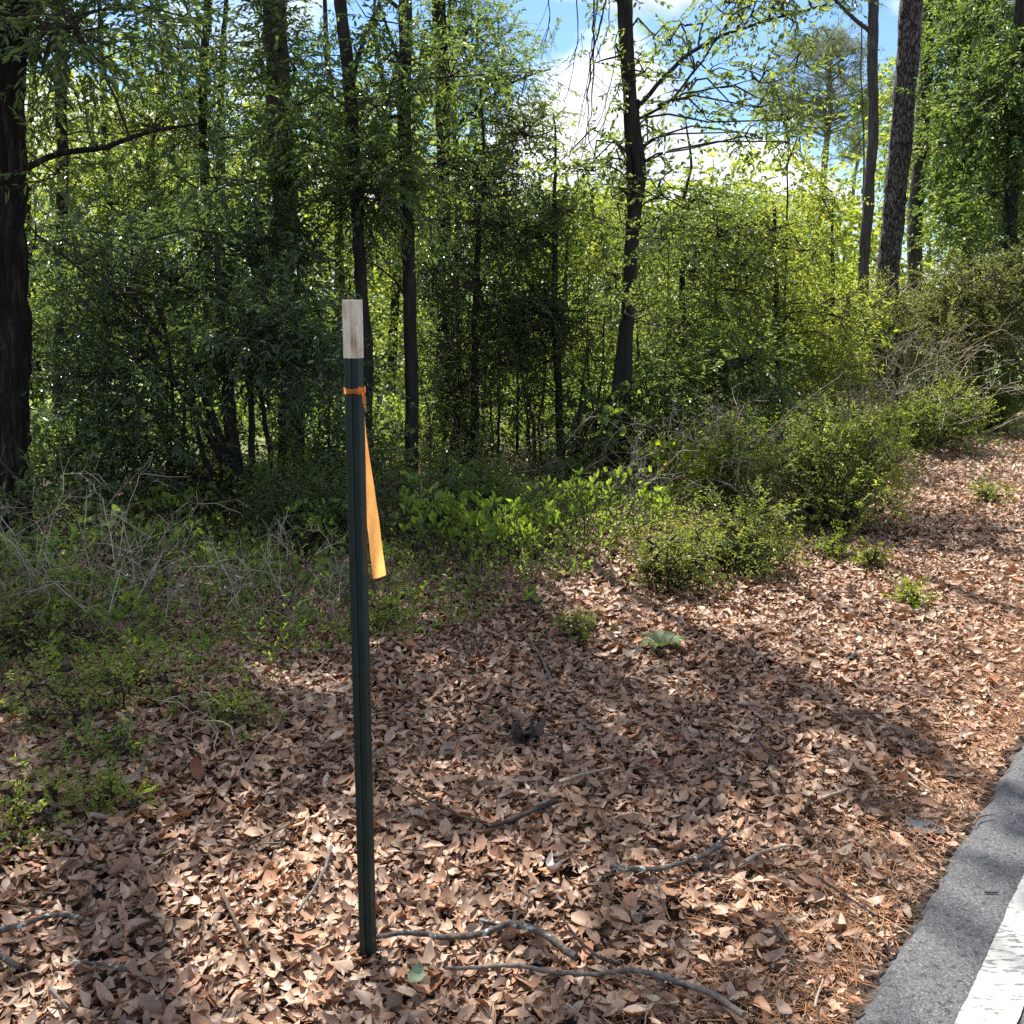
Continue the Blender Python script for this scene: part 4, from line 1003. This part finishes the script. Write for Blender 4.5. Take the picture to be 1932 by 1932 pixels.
briar('briar_plant', 'bright briar sprays rising left of the post in front of the shade', 500, 1010, 210, 130, 22, nlv=10)
briar('briar_plant', 'briar plant with upright leaves just above the dead brush at left', 225, 1120, 280, 120, 26)
briar('briar_plant', 'lit briar leaves at the left edge of the view', 40, 1150, 150, 110, 16)
briar('briar_plant', 'dense upright briar leaves immediately right of the ribbon', 840, 1100, 220, 160, 38, nlv=10)
briar('briar_plant', 'briar leaves showing low behind the ribbon end', 715, 1110, 60, 50, 6)
briar('briar_plant', 'bright briar plant between the post and the dense right-hand briar', 940, 1090, 170, 150, 30)
briar('briar_plant', 'scattered briar sprays above the feathery low bush', 1130, 1030, 300, 130, 34, L=.055)
briar('briar_plant', 'leafy briar growing through the front of the left dead-twig tangle', 150, 1235, 300, 120, 18, L=.05)
briar('briar_plant', 'briar leaves scattered through the grey dead twigs left of the post', 480, 1200, 320, 130, 18, L=.05)
briar('briar_plant', 'thin briar sprays in the shade just left of the post', 610, 1075, 180, 110, 16, L=.05)
briar('briar_plant', 'briar sprays low in front of the fan of leaning stems', 350, 1040, 220, 100, 16, L=.05)
briar('briar_plant', 'low briar sprays joining the dense briar to the scattered sprays', 1030, 1075, 180, 100, 20, L=.05)
briar('briar_plant', 'small briar with three leaves standing on the litter', 990, 1200, 80, 60, 3, nlv=3)
briar('briar_plant', 'small briar shoots left of the post above the litter', 430, 1140, 260, 100, 20)
briar('briar_plant', 'lime green vine climbing over the dead twigs above the big bush', 1600, 830, 170, 230, 22, 'vine', .055, .032, 9, 'vine', -.1)
briar('briar_plant', 'yellowish vine leaves on the verge bushes at far right', 1880, 800, 130, 190, 8, 'vine', .06, .034, 8, 'vine', -.1)
briar('briar_plant', 'pale broad leaves catching the light above the scattered briar sprays', 1240, 950, 160, 100, 22, 'vine', .07, .034, 8, 'briar', .2)
briar('briar_plant', 'thin upright stem with a few big leaves in front of the leaning forked tree', 1145, 950, 70, 240, 3, 'briar', .09, .045, 8, 'briar', .1)

p = g(1248, 1235); t = thing('rosette_plant', 'grey-green broad-leaved rosette growing alone in the dead leaves', 'plant', p); 
for k in range(7):
    mb = MB(); a = k * .9 + R.uniform(-.2, .2); L_ = R.uniform(.09, .13); nn = 8; V = []
    D = np.array([math.cos(a), math.sin(a), 0]); S = np.array([-math.sin(a), math.cos(a), 0])
    for i in range(nn):
        q = i / (nn - 1); w = .5 * .05 * math.sin(PI * min(.99, q * .92 + .06)) ** .7
        for s_ in (-1, 0, 1): V.append(p + D * L_ * q + S * s_ * w + np.array([0, 0, .02 + .05 * math.sin(q * 2.2) + .012 * abs(s_)]))
    i = (np.arange(nn - 1)[:, None] * 3 + np.arange(2)[None]).ravel(); mb.add(np.array(V), np.stack([i, i + 1, i + 4, i + 3], 1), 0, True)
    mb.build('leaf', M['rosette'], t)


def brush(name, label, x, yb, wpx, hpx, n, mat='deadtwig', side=5, r=.003, dY=.6, arch=.6, cat='dead brush', lean=(0, 0), group=None):
    b = g(x, yb); d = np.linalg.norm(b - CAM); rx = wpx / S0 * d / 2; h = hpx / S0 * d; tt = np.linspace(0, 1, 10)
    mb = MB()
    s = np.stack([b[0] + R.uniform(-1, 1, n) * rx * .8, b[1] + R.uniform(0, dY, n), np.zeros(n)], 1); s[:, 2] = gh(s[:, 0], s[:, 1]) + .01
    a = R.uniform(0, 2 * PI, n); ln = R.uniform(.3, 1.1, n) * max(rx * .8, h)
    e = s + np.stack([np.cos(a) * ln + lean[0] * h, np.sin(a) * ln * .6, np.zeros(n)], 1); hh = h * R.uniform(.35, 1.05, n)
    P = s[:, None] + (e - s)[:, None] * tt[None, :, None]; P[..., 2] += hh[:, None] * (np.sin(tt * PI * R.uniform(.5, .95, (n, 1))) * arch + tt * (1 - arch))
    P[:, 1:] += np.cumsum(R.normal(0, .017 * (h + .3), (n, 9, 3)), 1)
    poly(mb, P, r * R.uniform(.6, 1.2, n), r * .35, 4)
    md = (s + b) / 2; md[:, 2] = gh(md[:, 0], md[:, 1]) + .012; bb = np.array([b[0], b[1], float(gh(b[0], b[1])) + .012])
    poly(mb, np.stack([s, md, np.broadcast_to(bb, s.shape)], 1), r * .8, r * .8, 4)      # runners along the ground tie the stems together
    for _ in range(side):
        k = R.integers(2, 9, n); q = P[np.arange(n), k]; tn = nrm(P[np.arange(n), k] - P[np.arange(n), k - 1]); dd = nrm(tn + R.normal(0, .8, (n, 3))); L_ = R.uniform(.05, .22, n) * (h + .25)
        m1 = q + dd * (L_ * .5)[:, None] + R.normal(0, .01, (n, 3)); e1 = q + dd * L_[:, None] + np.array([0, 0, -.01]) + R.normal(0, .02, (n, 3))
        poly(mb, np.stack([q, m1, e1], 1), r * .45, r * .25, 3)
    return tag(mb.build(name, M[mat], None, b), label, cat, group)


brush('dead_brush', 'bleached tangle of dead arching twigs at the left edge', 110, 1240, 360, 280, 34, r=.0028, side=10)
brush('dead_brush', 'tangle of grey dead twigs between the left edge and the post', 420, 1230, 480, 200, 36, 'deadtwig', 10, .0026)
brush('dead_brush', 'brown matted dead twigs around the post behind the litter', 640, 1180, 300, 110, 70, 'browntwig', 5, .0022)
brush('dead_brush', 'low mat of dead twigs in front of the dense briar leaves', 900, 1160, 300, 80, 40, 'browntwig', 5, .0022)
brush('dead_brush', 'two tall bare upright twigs with side spikes at far left', 75, 1180, 60, 330, 4, 'browntwig', 9, .0045, .2, .2)
brush('dead_brush', 'bleached bushy dead twigs left of the big rounded bush', 1350, 940, 250, 200, 46, 'deadtwig', 9, .0034)
brush('dead_brush', 'brown dead twigs pressed against the left side of the big rounded bush', 1475, 1010, 120, 190, 24, 'deadtwig', 6, .003)
brush('dead_brush', 'pale arching dry stalks leaning at the right edge', 1850, 800, 200, 270, 44, 'deadtwig', 5, .007, 1.2, .75)
brush('dead_brush', 'grey dry stalks tangled above and behind the big rounded bush', 1700, 850, 280, 230, 80, 'deadtwig', 6, .0045, 1.2)
brush('dead_brush', 'thin curving dead stems in front of the sapling thicket', 1010, 980, 320, 190, 26, 'browntwig', 5, .0035)
brush('dead_brush', 'wiry dead stems hanging over the scattered briar sprays', 1180, 1000, 160, 200, 20, 'deadtwig', 5, .003)
brush('dead_brush', 'fine leafless twigs standing in the litter right of the post', 890, 1275, 90, 150, 5, 'browntwig', 7, .003, .15, .15)
brush('dead_brush', 'slim leafless twigs standing in the litter left of the post', 430, 1480, 110, 190, 5, 'deadtwig', 5, .003, .15, .3)

# mat of small growth under and between the bushes
mb = MB(); n = 8500
s = R.uniform(-3.5, 11, n); w = R.uniform(2.15, 6.5, n) + .25 * np.sin(s * 2.3); x, y = vp(s, w); keep = (np.abs(x) < y * .56 + .4) & (w > 2.2 + np.clip(.9 - s, 0, 1) * .75); x, y = x[keep], y[keep]; n = len(x)
B = np.stack([x, y, gh(x, y) + .01], 1)
sprays(mb, B, np.stack([R.normal(0, .5, n), R.normal(0, .5, n), R.uniform(.4, 1.2, n)], 1), R.uniform(.10, .42, n), 9, .034, .014, 0, 1, .2, upright=.3, twig=.0016)
n = 5200
s = R.uniform(-6, 16, n); w = R.uniform(4.6, 10.5, n); x, y = vp(s, w); keep = (np.abs(x) < y * .56 + .4) & (y > 6.8); x, y = x[keep], y[keep]; n = len(x)
B = np.stack([x, y, gh(x, y) + R.uniform(0, .35, n)], 1)
sprays(mb, B, np.stack([R.normal(0, .4, n), R.normal(0, .4, n), R.uniform(.5, 1.2, n)], 1), R.uniform(.2, .6, n), 11, .05, .022, 0, 1, .25, upright=.15, twig=.002)
tag(mb.build('undergrowth', [M['briar'], M['browntwig']]), 'low leafy growth covering the ground beneath the trees', 'undergrowth', kind='stuff')

# ------------------------------------------------------------------ render settings
SC.view_settings.view_transform = 'Standard'; SC.view_settings.look = 'None'; SC.view_settings.gamma = 1
SC.view_settings.exposure = 1.75
SC.render.engine = 'CYCLES'
cy = SC.cycles
cy.max_bounces = 7; cy.diffuse_bounces = 4; cy.glossy_bounces = 2; cy.transmission_bounces = 6; cy.transparent_max_bounces = 4
cy.caustics_reflective = False; cy.caustics_refractive = False; cy.sample_clamp_indirect = 6
cy.use_denoising = False
try: cy.denoiser = 'OPENIMAGEDENOISE'
except Exception: pass
for o in list(SC.objects):
    if '_o' in o: del o['_o']
